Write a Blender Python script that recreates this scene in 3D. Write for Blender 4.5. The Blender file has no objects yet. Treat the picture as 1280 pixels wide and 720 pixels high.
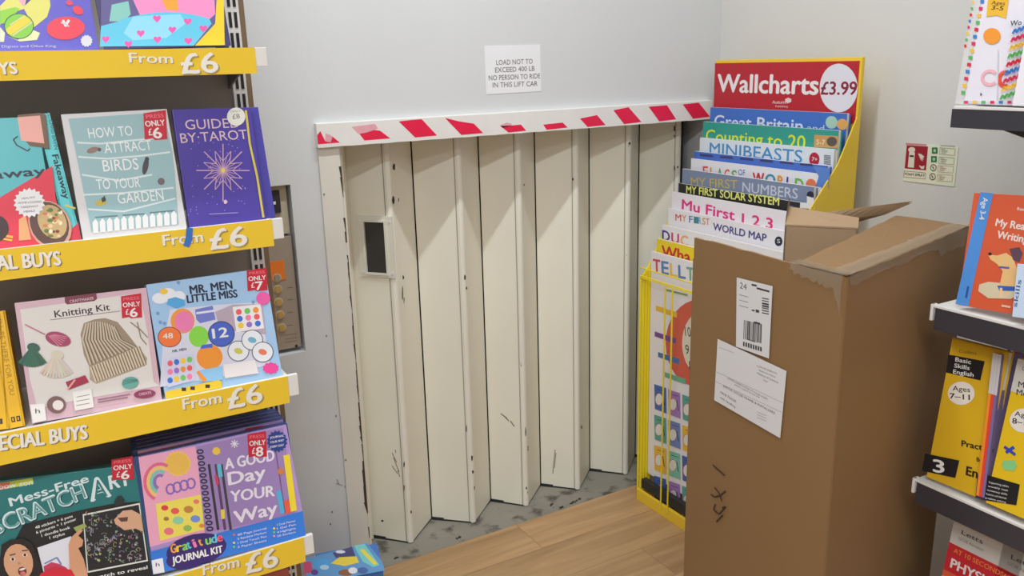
import bpy, bmesh, math, random
from mathutils import Vector, Matrix
S = bpy.context.scene
C = bpy.context.scene.collection
random.seed(7)
V = Vector

# ---------------------------------------------------------------- camera
FPX = 1063.0
CAM = V((0, 0, 1.6))
down = V((106, 3990, FPX)).normalized()
xc = V((1920, -332, FPX)); xc = (xc - down * xc.dot(down)).normalized()
zc = -down
yc = zc.cross(xc)
RW = Matrix((xc, yc, zc))                      # rows: world axes in camera coordinates
cam_d = bpy.data.cameras.new('camera'); cam = bpy.data.objects.new('camera', cam_d); C.objects.link(cam)
cam_d.sensor_width = 36; cam_d.lens = FPX / 1280 * 36; cam_d.clip_start = 0.02
r_, u_, b_ = RW @ V((1, 0, 0)), RW @ V((0, -1, 0)), RW @ V((0, 0, -1))
cam.matrix_world = Matrix(((r_.x, u_.x, b_.x, CAM.x), (r_.y, u_.y, b_.y, CAM.y), (r_.z, u_.z, b_.z, CAM.z), (0, 0, 0, 1)))
S.camera = cam

# ---------------------------------------------------------------- light and exposure
S.view_settings.view_transform = 'Standard'
S.view_settings.look = 'None'
S.view_settings.exposure = 0.0
S.view_settings.gamma = 1.0
W = bpy.data.worlds.new('world'); S.world = W; W.use_nodes = True
W.node_tree.nodes['Background'].inputs['Color'].default_value = (0.86, 0.93, 1.0, 1)
W.node_tree.nodes['Background'].inputs['Strength'].default_value = 0.27
LAMPS = [  # x, y, length, width, watts
    (0.85, 1.46, 1.3, 0.06, 32.0),
    (-0.6, -0.5, 1.2, 0.1, 52.0),
    (-0.6, -1.9, 1.2, 0.3, 38.0),
    (-2.3, -0.6, 1.2, 0.3, 46.0),
]
CEIL = 3.2
for x, y, lx, ly, w in LAMPS:
    ld = bpy.data.lights.new('lamp_light', 'AREA'); ld.shape = 'RECTANGLE'; ld.size = lx; ld.size_y = ly
    ld.energy = w; ld.color = (0.89, 0.955, 1.0)
    lo = bpy.data.objects.new('lamp_light', ld); C.objects.link(lo); lo.location = (x, y, CEIL - 0.075)

# ---------------------------------------------------------------- pixel back-projection onto real planes
def ray(px, py): return RW @ V((px - 640, py - 360, FPX))
def on(px, py, axis, val):
    d = ray(px, py); return CAM + d * ((val - CAM[axis]) / d[axis])
class Frame:
    """o origin, x along the face, z up the face, y into the thing"""
    def __init__(s, o, x, z):
        s.o = V(o); s.x = V(x).normalized(); z = V(z); s.y = z.cross(s.x).normalized(); s.z = s.x.cross(s.y).normalized()
    def w(s, x, y, z): return s.o + s.x * x + s.y * y + s.z * z
    def hit(s, px, py):
        d = ray(px, py); return CAM + d * ((s.o - CAM).dot(s.y) / d.dot(s.y))
    def px(s, px, py):
        p = s.hit(px, py) - s.o; return (p.dot(s.x), p.dot(s.z))
    def mat(s):
        return Matrix(((s.x.x, s.y.x, s.z.x, s.o.x), (s.x.y, s.y.y, s.z.y, s.o.y), (s.x.z, s.y.z, s.z.z, s.o.z), (0, 0, 0, 1)))
    def at(s, x, y, z): return Frame(s.w(x, y, z), s.x, s.z)
WORLD = Frame((0, 0, 0), (1, 0, 0), (0, 0, 1))
def face_front(y, z, lean=0):      # faces the aisle (-Y)
    a = math.radians(lean); return Frame((0, y, z), (1, 0, 0), (0, math.sin(a), math.cos(a)))
def face_left(x, z, lean=0):       # faces -X, local x runs towards the camera
    a = math.radians(lean); return Frame((x, 0, z), (0, -1, 0), (math.sin(a), 0, math.cos(a)))
def fit(B, BL, BR, TL, TR):
    """rectangle on plane B through four photographed corners -> frame at its lower left, width, height"""
    p = [B.hit(*q) for q in (BL, BR, TL, TR)]
    F = Frame(p[0], p[1] - p[0], B.z)
    F = Frame(p[0], p[1] - p[0], B.y.cross(-(p[1] - p[0])))
    if F.z.dot(B.z) < 0: F = Frame(p[0], p[1] - p[0], -F.z)
    w = ((p[1] - p[0]).length + (p[3] - p[2]).length) / 2
    h = ((p[2] - p[0]).dot(F.z) + (p[3] - p[1]).dot(F.z)) / 2
    return F, w, h

# ---------------------------------------------------------------- materials
def lin(v):
    v /= 255.0
    return v / 12.92 if v <= 0.04045 else ((v + 0.055) / 1.055) ** 2.4
_m = {}
def albedo(rgb, k):
    c = [lin(v) / k for v in rgb]; q = max(c)
    return [v * 0.88 / q for v in c] if q > 0.88 else c
def mat(rgb, rough=0.45, k=0.78, metal=0.0, var=0.06, scale=14, bump=0.0, bscale=120, emit=0, name=None, spec=0.5, stretch=None):
    """rgb as it looks in the photo under light k"""
    key = (rgb, rough, k, metal, var, scale, bump, bscale, emit, spec, stretch)
    if key in _m: return _m[key]
    m = bpy.data.materials.new(name or 'surface'); m.use_nodes = True
    n = m.node_tree.nodes; l = m.node_tree.links; b = n['Principled BSDF']
    c = albedo(rgb, k)
    b.inputs['Roughness'].default_value = rough; b.inputs['Metallic'].default_value = metal
    b.inputs['Specular IOR Level'].default_value = spec
    tc = n.new('ShaderNodeTexCoord'); src = tc.outputs['Object']
    if stretch:
        mp = n.new('ShaderNodeMapping'); mp.inputs['Scale'].default_value = stretch; l.new(src, mp.inputs['Vector']); src = mp.outputs[0]
    if var:
        no = n.new('ShaderNodeTexNoise'); no.inputs['Scale'].default_value = scale; no.inputs['Detail'].default_value = 5
        l.new(src, no.inputs['Vector'])
        mx = n.new('ShaderNodeMix'); mx.data_type = 'RGBA'
        mx.inputs[6].default_value = (*[v * (1 - var) for v in c], 1); mx.inputs[7].default_value = (*[min(1, v * (1 + var)) for v in c], 1)
        l.new(no.outputs['Fac'], mx.inputs[0]); l.new(mx.outputs[2], b.inputs['Base Color'])
    else:
        b.inputs['Base Color'].default_value = (*c, 1)
    if bump:
        nb = n.new('ShaderNodeTexNoise'); nb.inputs['Scale'].default_value = bscale; nb.inputs['Detail'].default_value = 4
        l.new(src, nb.inputs['Vector'])
        bp = n.new('ShaderNodeBump'); bp.inputs['Strength'].default_value = bump; bp.inputs['Distance'].default_value = 0.002
        l.new(nb.outputs['Fac'], bp.inputs['Height']); l.new(bp.outputs[0], b.inputs['Normal'])
    if emit:
        b.inputs['Emission Color'].default_value = (1, 0.97, 0.93, 1); b.inputs['Emission Strength'].default_value = emit
    _m[key] = m
    return m
def ink(r, g, b, rough=0.4): return mat((r, g, b), rough, k=0.9, var=0.0)
def spotted(base, spots, rough, scale, thr, stretch=None, k=0.78, var=0.05, soft=0.03, bump=0.15):
    """painted / cast surface with chips or stains of its own"""
    m = bpy.data.materials.new('worn_surface'); m.use_nodes = True
    n = m.node_tree.nodes; l = m.node_tree.links; b = n['Principled BSDF']; b.inputs['Roughness'].default_value = rough
    tc = n.new('ShaderNodeTexCoord'); mp = n.new('ShaderNodeMapping'); l.new(tc.outputs['Object'], mp.inputs['Vector'])
    if stretch: mp.inputs['Scale'].default_value = stretch
    a = n.new('ShaderNodeTexNoise'); a.inputs['Scale'].default_value = scale; a.inputs['Detail'].default_value = 6; l.new(mp.outputs[0], a.inputs['Vector'])
    rp = n.new('ShaderNodeValToRGB'); rp.color_ramp.elements[0].position = thr; rp.color_ramp.elements[1].position = thr + soft
    l.new(a.outputs['Fac'], rp.inputs[0])
    no = n.new('ShaderNodeTexNoise'); no.inputs['Scale'].default_value = 5; no.inputs['Detail'].default_value = 5; l.new(tc.outputs['Object'], no.inputs['Vector'])
    c = albedo(base, k); s = albedo(spots, k)
    m1 = n.new('ShaderNodeMix'); m1.data_type = 'RGBA'; l.new(no.outputs['Fac'], m1.inputs[0])
    m1.inputs[6].default_value = (*[v * (1 - var) for v in c], 1); m1.inputs[7].default_value = (*[min(1, v * (1 + var)) for v in c], 1)
    m2 = n.new('ShaderNodeMix'); m2.data_type = 'RGBA'; l.new(rp.outputs[0], m2.inputs[0]); l.new(m1.outputs[2], m2.inputs[6]); m2.inputs[7].default_value = (*s, 1)
    l.new(m2.outputs[2], b.inputs['Base Color'])
    bp = n.new('ShaderNodeBump'); bp.inputs['Strength'].default_value = bump; bp.inputs['Distance'].default_value = 0.001
    l.new(a.outputs['Fac'], bp.inputs['Height']); l.new(bp.outputs[0], b.inputs['Normal'])
    return m

WHITE = ink(222, 220, 218); BLACK = ink(28, 27, 30)
PAINT = mat((190, 191, 192), 0.55, 0.76, var=0.025, scale=3, bump=0.25, bscale=60)
PAINT_R = mat((187, 184, 180), 0.55, 0.72, var=0.025, scale=3, bump=0.25, bscale=60)
DOORP = spotted((204, 200, 186), (70, 55, 45), 0.42, 9, 0.80, (1, 1, 0.35), var=0.04, k=0.68)
POSTP = spotted((208, 204, 192), (50, 38, 32), 0.42, 26, 0.69, (1, 1, 0.4), var=0.04, k=0.66)
JAMBP = spotted((200, 196, 186), (120, 110, 98), 0.5, 14, 0.66, (1, 1, 0.25), var=0.06)
CONCRETE = spotted((136, 131, 120), (84, 80, 74), 0.85, 14, 0.54, None, k=0.85, var=0.25, soft=0.12, bump=0.6)
DARK = mat((38, 36, 38), 0.7)
YELLOW = mat((226, 190, 52), 0.25, 0.8, var=0.02)
YWIRE = mat((224, 202, 36), 0.35, 0.8, var=0.02)
CARD = mat((138, 105, 67), 0.68, 0.96, var=0.05, scale=2.5, bump=0.08, bscale=25)
CARDIN = mat((148, 122, 94), 0.75, 0.75, var=0.08, scale=8, bump=0.2, bscale=50)
METALW = mat((205, 203, 200), 0.35, var=0.02)

# ---------------------------------------------------------------- text (built-in font)
_tc = {}
def glyphs(s, bold):
    k = (s, bold)
    if k not in _tc:
        cu = bpy.data.curves.new('txt', 'FONT'); cu.body = s; cu.size = 1.0; cu.offset = bold; cu.resolution_u = 3
        o = bpy.data.objects.new('txt', cu); C.objects.link(o)
        dg = bpy.context.evaluated_depsgraph_get(); me = o.evaluated_get(dg).to_mesh()
        vs = [(v.co.x, v.co.y) for v in me.vertices]; fs = [list(p.vertices) for p in me.polygons]
        o.evaluated_get(dg).to_mesh_clear()
        bpy.data.objects.remove(o); bpy.data.curves.remove(cu)
        xs = [v[0] for v in vs] or [0, 1]
        _tc[k] = (vs, fs, min(xs), max(xs))
    return _tc[k]
CAPH = 0.72

# ---------------------------------------------------------------- mesh builder (world coordinates in, parent's local out)
_world = {}
class MB:
    def __init__(s, F=WORLD): s.v = []; s.f = []; s.mi = []; s.m = []; s.F = F; s.n = 0; s.zm = (1, 0, 0); s.smooth = False
    def slot(s, m):
        if m not in s.m: s.m.append(m)
        return s.m.index(m)
    def add(s, vs, fs, m):
        b = len(s.v); s.v += [V(q) for q in vs]; k = s.slot(m)
        for f in fs: s.f.append([b + i for i in f]); s.mi.append(k)
        return s
    def hexa(s, p, m):
        return s.add(p, [(0, 3, 2, 1), (4, 5, 6, 7), (0, 1, 5, 4), (1, 2, 6, 5), (2, 3, 7, 6), (3, 0, 4, 7)], m)
    def box(s, x0, x1, y0, y1, z0, z1, m, bev=0.0):
        w = s.F.w
        if bev <= 0:
            return s.hexa([w(x0, y0, z0), w(x1, y0, z0), w(x1, y1, z0), w(x0, y1, z0), w(x0, y0, z1), w(x1, y0, z1), w(x1, y1, z1), w(x0, y1, z1)], m)
        bm = bmesh.new(); bmesh.ops.create_cube(bm, size=1)
        for q in bm.verts: q.co = V(((x0 + x1) / 2 + q.co.x * (x1 - x0), (y0 + y1) / 2 + q.co.y * (y1 - y0), (z0 + z1) / 2 + q.co.z * (z1 - z0)))
        bmesh.ops.bevel(bm, geom=bm.edges[:], offset=bev, segments=2, affect='EDGES', profile=0.6)
        bm.verts.index_update()
        s.add([w(*q.co) for q in bm.verts], [[q.index for q in f.verts] for f in bm.faces], m); bm.free(); return s
    def prism(s, pts, dvec, m):
        """closed outline (world points) extruded along a world vector"""
        n = len(pts); d = V(dvec); p = [V(q) for q in pts]
        return s.add(p + [q + d for q in p], [list(range(n))[::-1], list(range(n, 2 * n))] + [(i, (i + 1) % n, n + (i + 1) % n, n + i) for i in range(n)], m)
    def tube(s, pts, r, m, seg=8):
        pts = [V(p) for p in pts]; rings = []
        for i, p in enumerate(pts):
            t = (pts[min(i + 1, len(pts) - 1)] - pts[max(i - 1, 0)]).normalized()
            a = t.orthogonal().normalized() if i == 0 else (rings_a - t * rings_a.dot(t)).normalized()
            rings_a = a; c = t.cross(a)
            rings.append([p + (a * math.cos(2 * math.pi * k / seg) + c * math.sin(2 * math.pi * k / seg)) * r for k in range(seg)])
        vs = [q for R in rings for q in R]; fs = []
        for i in range(len(pts) - 1):
            for k in range(seg): fs.append((i * seg + k, i * seg + (k + 1) % seg, (i + 1) * seg + (k + 1) % seg, (i + 1) * seg + k))
        fs.append(list(range(seg))[::-1]); fs.append([(len(pts) - 1) * seg + k for k in range(seg)])
        return s.add(vs, fs, m)
    def cyl(s, c, axis, r, h, m, seg=20, r2=None):
        c = V(c); ax = V(axis).normalized(); a = ax.orthogonal().normalized(); b = ax.cross(a); r2 = r if r2 is None else r2
        vs = [c + (a * math.cos(2 * math.pi * k / seg) + b * math.sin(2 * math.pi * k / seg)) * r for k in range(seg)]
        vs += [c + ax * h + (a * math.cos(2 * math.pi * k / seg) + b * math.sin(2 * math.pi * k / seg)) * r2 for k in range(seg)]
        return s.add(vs, [list(range(seg))[::-1], list(range(seg, 2 * seg))] + [(k, (k + 1) % seg, seg + (k + 1) % seg, seg + k) for k in range(seg)], m)
    # ---- flat print on the face of the frame; coordinates in the photograph's pixels seen through s.zm
    def P(s, x, y):
        k, x0, y0 = s.zm; return s.F.px(x0 + x / k, y0 + y / k)
    def lay(s): s.n += 1; return -(0.0004 + s.n * 0.00002)
    def flat(s, loc, m):
        y = s.lay(); n = len(loc)
        if n > 2:
            ar = sum(loc[i][0] * loc[(i + 1) % n][1] - loc[(i + 1) % n][0] * loc[i][1] for i in range(n))
            if ar < 0: loc = loc[::-1]
        return s.add([s.F.w(a, y, b) for a, b in loc], [list(range(n))], m)
    def poly(s, pts, m): return s.flat([s.P(*p) for p in pts], m)
    def rect(s, x0, y0, x1, y1, m): return s.poly([(x0, y0), (x1, y0), (x1, y1), (x0, y1)], m)
    def lrect(s, x0, z0, x1, z1, m): return s.flat([(x0, z0), (x1, z0), (x1, z1), (x0, z1)], m)
    def ell(s, cx, cy, rx, ry, m, rot=0, n=20, spike=0):
        c, d = math.cos(rot), math.sin(rot); pts = []
        N = n if not spike else spike * 2
        for i in range(N):
            a = 2 * math.pi * i / N; q = 1 if not spike or i % 2 else 0.84
            x, y = rx * q * math.cos(a), ry * q * math.sin(a); pts.append((cx + x * c - y * d, cy + x * d + y * c))
        if spike:   # fan so the star stays valid
            y = s.lay(); L = [s.P(*p) for p in pts]; ce = s.P(cx, cy)
            return s.add([s.F.w(ce[0], y, ce[1])] + [s.F.w(a, y, b) for a, b in L], [(0, 1 + i, 1 + (i + 1) % N) for i in range(N)], m)
        return s.poly(pts, m)
    def heart(s, cx, cy, r, m):
        pts = []
        for i in range(18):
            t = 2 * math.pi * i / 18
            pts.append((cx + r * math.sin(t) ** 3, cy - r * (13 * math.cos(t) - 5 * math.cos(2 * t) - 2 * math.cos(3 * t) - math.cos(4 * t)) / 16))
        return s.poly(pts, m)
    def line(s, pts, wd, m, closed=False):
        L = [s.P(*p) for p in pts]
        if closed: L.append(L[0])
        y = s.lay()
        for (a, b), (c, d) in zip(L, L[1:]):
            t = V((c - a, d - b)); q = t.length or 1e-6; nx, nz = -t.y / q * wd / 2, t.x / q * wd / 2
            s.add([s.F.w(a + nx, y, b + nz), s.F.w(a - nx, y, b - nz), s.F.w(c - nx, y, d - nz), s.F.w(c + nx, y, d + nz)], [(0, 1, 2, 3)], m)
        return s
    def ring(s, cx, cy, rx, ry, wd, m, n=20, a0=0, a1=360):
        return s.line([(cx + rx * math.cos(math.radians(a0 + (a1 - a0) * i / n)), cy + ry * math.sin(math.radians(a0 + (a1 - a0) * i / n))) for i in range(n + 1)], wd, m)
    def text(s, t, x0, y0, x1, y1, h, m, bold=0.0, shadow=None, slant=0.0):
        """baseline from (x0,y0) to (x1,y1), capital height h, all in view pixels"""
        a = s.P(x0, y0); b = s.P(x1, y1); c = s.P(x0, y0 - h)
        H = math.hypot(c[0] - a[0], c[1] - a[1]); return s.ltext(t, a, b, H, m, bold, shadow, slant)
    def ltext(s, t, a, b, H, m, bold=0.0, shadow=None, slant=0.0):
        if bold > .014 and shadow is None and not slant == 9:
            e = min((bold - .008) * 1.3, .045) * H; Wd = math.hypot(b[0] - a[0], b[1] - a[1]); ux, uz = (b[0] - a[0]) / Wd, (b[1] - a[1]) / Wd
            for dx, dz in ((-1, 0), (1, 0), (0, -.6), (0, .6)):
                q = (dx * e * ux - dz * e * uz, dx * e * uz + dz * e * ux)
                s.ltext(t, (a[0] + q[0], a[1] + q[1]), (b[0] + q[0], b[1] + q[1]), H, m, .012, None, 9)
            return s
        if shadow:
            s.ltext(t, (a[0] + H * .06, a[1] - H * .06), (b[0] + H * .06, b[1] - H * .06), H, shadow, bold + .02)
            return s.ltext(t, a, b, H, m, bold)
        vs, fs, xa, xb = glyphs(t, 0.0)
        slant = 0
        Wd = math.hypot(b[0] - a[0], b[1] - a[1]); ux, uz = (b[0] - a[0]) / Wd, (b[1] - a[1]) / Wd
        sx = Wd / max(xb - xa, 1e-6); sy = H / CAPH
        y = s.lay()
        P = [((q[0] - xa) * sx + q[1] * sy * slant, q[1] * sy) for q in vs]
        s.add([s.F.w(a[0] + p[0] * ux - p[1] * uz, y, a[1] + p[0] * uz + p[1] * ux) for p in P], fs, m)
        return s
    def build(s, name, parent=None, kind=None, label=None, origin=None, category=None, group=None, shared=False):
        M = _world[parent.name] if parent else (origin.mat() if origin else Matrix.Identity(4))
        Mi = M.inverted()
        me = bpy.data.meshes.new(name)
        me.from_pydata([tuple(Mi @ q) for q in s.v], [], s.f)
        for q in s.m: me.materials.append(q)
        me.polygons.foreach_set('material_index', s.mi)
        if s.smooth: me.polygons.foreach_set('use_smooth', [True] * len(s.mi))
        me.update()
        o = bpy.data.objects.new(name, me); C.objects.link(o)
        if parent: o.parent = parent
        elif origin: o.matrix_world = M
        _world[o.name] = M
        if kind: o['kind'] = kind
        if label: o['label'] = label
        if category: o['category'] = category
        if group: o['group'] = group
        return o
def thing(name, label, cat, F, group=None, kind=None):
    o = bpy.data.objects.new(name, None); C.objects.link(o); o.empty_display_size = 0.05
    o.matrix_world = F.mat(); _world[o.name] = F.mat()
    if label: o['label'] = label
    if cat: o['category'] = cat
    if group: o['group'] = group
    if kind: o['kind'] = kind
    return o
def dup(root, offset, label=None):
    r = root.copy(); C.objects.link(r); r.matrix_world = Matrix.Translation(V(offset)) @ _world[root.name]; _world[r.name] = r.matrix_world.copy()
    if label: r['label'] = label
    for ch in list(root.children):
        c = ch.copy(); C.objects.link(c); c.parent = r; _world[c.name] = _world[r.name]
        for g in list(ch.children):
            d = g.copy(); C.objects.link(d); d.parent = c
    return r

# ================================================================ SETTING
WY = 2.37      # front face of the wall with the lift door
WX = 2.24      # face of the right wall
OX0, OX1, OZ = 0.797, 2.215, 1.386      # lift opening
RX0, RX1, RZ0, RZ1 = 0.54, 0.646, 0.79, 1.283      # recess for the lift buttons
mb = MB()
def wb(x0, x1, z0, z1): mb.box(x0, x1, WY, WY + 0.22, z0, z1, PAINT)
wb(-3.2, RX0, 0, CEIL); wb(RX0, RX1, 0, RZ0); wb(RX0, RX1, RZ1, CEIL); wb(RX1, OX0, 0, CEIL); wb(OX0, OX1, OZ, CEIL); wb(OX1, WX + .2, 0, CEIL)
mb.box(RX0, RX1, WY + 0.05, WY + 0.22, RZ0, RZ1, PAINT)
wall_back = mb.build('wall_back', kind='structure')
MB().box(WX, WX + 0.2, -3.2, WY, 0, CEIL, PAINT_R).build('wall_right', kind='structure')
MB().box(-3.2, WX + .2, -3.2, WY + .22, CEIL, CEIL + .1, mat((205, 205, 203), 0.7, 0.66, var=.02)).build('ceiling', kind='structure')
# lift shaft behind the door
mb = MB(); D = mat((34, 32, 33), 0.8, 0.6)
mb.box(OX0 - .1, OX1 + .1, 3.5, 3.55, 0, 1.9, D); mb.box(OX0 - .15, OX0 - .1, WY + .22, 3.55, 0, 1.9, D); mb.box(OX1 + .1, OX1 + .15, WY + .22, 3.55, 0, 1.9, D)
mb.box(OX0 - .15, OX1 + .15, WY + .22, 3.55, 1.9, 1.95, D)
mb.build('wall_shaft', kind='structure')

# floor: a bed with planks, and the concrete threshold of the lift
floor = MB().box(-3.2, WX, -3.2, WY, -0.06, -0.004, mat((90, 66, 44), 0.8)).build('floor', kind='structure')
def wood(k):
    m = bpy.data.materials.new('oak_vinyl'); m.use_nodes = True; n = m.node_tree.nodes; l = m.node_tree.links; b = n['Principled BSDF']
    b.inputs['Roughness'].default_value = 0.42
    tc = n.new('ShaderNodeTexCoord'); oi = n.new('ShaderNodeObjectInfo')
    mp = n.new('ShaderNodeMapping'); mp.inputs['Scale'].default_value = (0.9, 12, 1); l.new(tc.outputs['Object'], mp.inputs['Vector'])
    ad = n.new('ShaderNodeVectorMath'); ad.operation = 'MULTIPLY_ADD'; l.new(oi.outputs['Random'], ad.inputs[0]); ad.inputs[1].default_value = (30, 17, 5); l.new(mp.outputs[0], ad.inputs[2])
    a = n.new('ShaderNodeTexNoise'); a.inputs['Scale'].default_value = 2.2; a.inputs['Detail'].default_value = 9; a.inputs['Distortion'].default_value = 0.7; l.new(ad.outputs[0], a.inputs['Vector'])
    rp = n.new('ShaderNodeValToRGB'); e = rp.color_ramp.elements
    e[0].position = 0.2; e[0].color = (lin(142) / k, lin(108) / k, lin(72) / k, 1); e[1].position = 0.76; e[1].color = (lin(184) / k, lin(148) / k, lin(108) / k, 1)
    l.new(a.outputs['Fac'], rp.inputs[0])
    hs = n.new('ShaderNodeHueSaturation'); mr = n.new('ShaderNodeMapRange'); mr.inputs['To Min'].default_value = 0.86; mr.inputs['To Max'].default_value = 1.1
    l.new(oi.outputs['Random'], mr.inputs['Value']); l.new(mr.outputs[0], hs.inputs['Value']); l.new(rp.outputs[0], hs.inputs['Color']); l.new(hs.outputs[0], b.inputs['Base Color'])
    bp = n.new('ShaderNodeBump'); bp.inputs['Strength'].default_value = 0.12; l.new(a.outputs['Fac'], bp.inputs['Height']); l.new(bp.outputs[0], b.inputs['Normal'])
    return m
WOOD = wood(0.82)
PWD, PLN = 0.18, 1.22
y = WY - 0.002; r = 0
while y > 0.9:
    y0 = y - PWD
    x = -1.1 - (r * 0.47) % PLN
    while x < WX:
        xa, xb = max(x, -1.1), min(x + PLN, WX - .002)
        if xb - xa > 0.05:
            F = Frame(((xa + xb) / 2, (y + y0) / 2, -0.004), (1, 0, 0), (0, 0, 1))
            MB(F).box(-(xb - xa) / 2 + .0006, (xb - xa) / 2 - .0006, -PWD / 2 + .0006, PWD / 2 - .0006, 0, 0.004, WOOD).build('plank', origin=F)
            o = [q for q in C.objects if q.name.startswith('plank')][-1]; o.parent = floor
        x += PLN
    y = y0; r += 1
MB().box(-3.2, WX, -3.2, y, -0.004, 0, WOOD).build('floor_far', parent=floor, kind='stuff')
MB().box(OX0, OX1, WY, 3.5, -0.06, -0.001, CONCRETE).build('floor_threshold', kind='structure')
MB().box(OX0 - .2, OX1 + .2, WY + .2, 3.6, -0.07, -0.003, CONCRETE).build('floor_shaft', kind='structure')
MB().box(-3.2, WX, -3.4, -3.2, 0, CEIL, PAINT_R).build('wall_light_blocker', kind='structure')  # unseen wall added behind the camera to cut the world light
# threshold debris: small dark flakes
mb = MB(); DK = mat((60, 54, 50), .8)
for px, py in [(494, 697), (574, 672), (690, 631), (722, 625), (716, 628), (700, 634)]:
    p = on(px, py, 2, 0)
    for k in range(5):
        q = p + V((random.uniform(-.012, .012), random.uniform(-.006, .006), 0)); a = random.uniform(0, 3); r_s = random.uniform(.003, .007)
        pts = [q + V((math.cos(a + t) * r_s * random.uniform(.6, 1.2), math.sin(a + t) * r_s * .6, -0.001)) for t in (0, 1.3, 2.5, 3.8, 5)]
        mb.prism(pts, (0, 0, .0025), DK)
mb.build('floor_debris', kind='stuff', label='small dark flakes of debris on the concrete threshold')

# ceiling lights (above the frame)
for i, (x, y, lx, ly, w) in enumerate(LAMPS):
    F = Frame((x, y, CEIL - .07), (1, 0, 0), (0, 0, 1))
    t = thing('ceiling_light', 'long white ceiling light ' + ['above the folding lift door', 'above the book shelf on the left', 'in the middle of the aisle ceiling', 'farthest from the lift door'][i], 'light', F, 'ceiling lights')
    MB(F).box(-lx / 2 - .02, lx / 2 + .02, -ly / 2 - .02, ly / 2 + .02, 0.01, .07, METALW, .004).build('housing', t)
    MB(F).box(-lx / 2, lx / 2, -ly / 2, ly / 2, 0.0, .01, mat((240, 240, 235), .4, emit=1.2)).build('diffuser', t)

# jamb beside the opening, crack and side trim
mb = MB()
mb.box(0.731, OX0 - .004, WY - .008, WY, 0, 1.40, JAMBP, .002)
mb.build('trim_1', kind='structure')
mb = MB(); p = 0.0; z = 0
pts = []
while z < 1.36:
    pts.append((OX0 - .0045 + random.uniform(-.002, .002) - (0.006 if .25 < z < .40 else 0), z)); z += random.uniform(.02, .06)
for (a, za), (b, zb) in zip(pts, pts[1:]):
    if random.random() < .8:
        ww = random.uniform(.001, .0035)
        mb.add([(a, WY - .0086, za), (OX0 - .002, WY - .0086, za), (OX0 - .002, WY - .0086, zb), (b - ww, WY - .0086, zb)], [(0, 1, 2, 3)], mat((60, 50, 42), .9))
mb.build('trim_2', kind='structure')

mb = MB(Frame((0, WY - .0088, 0), (1, 0, 0), (0, 0, 1))); SC = mat((128, 120, 112), .8)
for L in ([(421, 599), (424, 606)], [(420, 604), (428, 607)], [(431, 607), (431, 610)]): mb.line(L, .0025, SC)
for px, py in ((405, 243), (413, 655), (415, 640), (408, 420), (420, 520), (432, 575)): mb.ell(px, py, 1.2, 1.6, SC, n=6)
mb.build('scuff_marks', bpy.data.objects['trim_1'], kind='stuff')

# lintel with hazard tape
LY = 2.35
mb = MB(); mb.box(0.728, 2.19, LY, WY, 1.380, 1.447, mat((205, 203, 198), .5, .66, var=.03), .0015)
lintel = mb.build('trim_3', kind='structure')
F = Frame((0.728, LY - .001, 1.381), (1, 0, 0), (0, 0, 1))
t = thing('hazard_tape', 'red and white striped warning tape, partly painted over, above the lift door', 'tape', F)
mb = MB(F); TP = mat((196, 193, 190), .4, .66, var=.05, scale=20)
n = 60
for i in range(n):          # slightly wavy lower edge
    xa, xb = i * 1.458 / n, (i + 1) * 1.458 / n
    za, zb = -.0012 * (math.sin(i * 1.7) + 1) * .5, -.0012 * (math.sin((i + 1) * 1.7) + 1) * .5
    mb.add([F.w(xa, 0, za), F.w(xb, 0, zb), F.w(xb, 0, .064), F.w(xa, 0, .064)], [(0, 1, 2, 3)], TP)
mb.build('tape_base', t)
RED = mat((196, 24, 62), .4, .66, var=.06, scale=30); PINK = mat((196, 140, 150), .5, .66, var=.15, scale=40)
def z3(p): return (380 + p[0] / 4.5, 100 + p[1] / 4.5)
def z6(p): return (640 + p[0] / 4.5, 110 + p[1] / 4.5)
stripes = [([(68, 310), (92, 288), (120, 345), (150, 350), (160, 318), (202, 352), (68, 362)], z3), ([(312, 303), (350, 296), (395, 281), (428, 285), (485, 328), (340, 340)], z3),
    ([(533, 233), (600, 225), (662, 220), (748, 312), (625, 323)], z3), ([(793, 213), (870, 232), (955, 245), (1007, 298), (885, 309)], z3),
    ([(-65, 214), (0, 210), (50, 206), (80, 240), (-20, 250)], z6), ([(175, 206), (285, 194), (312, 222), (195, 235)], z6), ([(382, 172), (478, 152), (526, 208), (425, 219)], z6),
    ([(570, 125), (655, 108), (728, 191), (630, 203)], z6), ([(768, 105), (872, 97), (923, 176), (828, 188)], z6), ([(960, 92), (1050, 82), (1113, 161), (1018, 173)], z6)]
for pts, zf in stripes:
    m2 = MB(F)
    L = []
    for p in pts:
        q = F.px(*zf(p)); L.append((min(max(q[0], 0.0), 1.457), min(max(q[1], -.0015), .0635)))
    # ragged painted edge
    m2.flat(L, RED); m2.build('red_stripe', t)
for pts in ([(268, 263), (400, 247), (415, 272), (395, 281), (350, 298), (305, 303)], [(1100, 255), (1140, 240), (1168, 245), (1168, 257), (1115, 268)], [(120, 300), (150, 310), (160, 318), (150, 350), (120, 345)]):
    m2 = MB(F); m2.zm = (4.5, 380, 100); m2.poly(pts, PINK); m2.build('faded_stripe', t, label='pink stripe faded under thin white paint')

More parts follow.
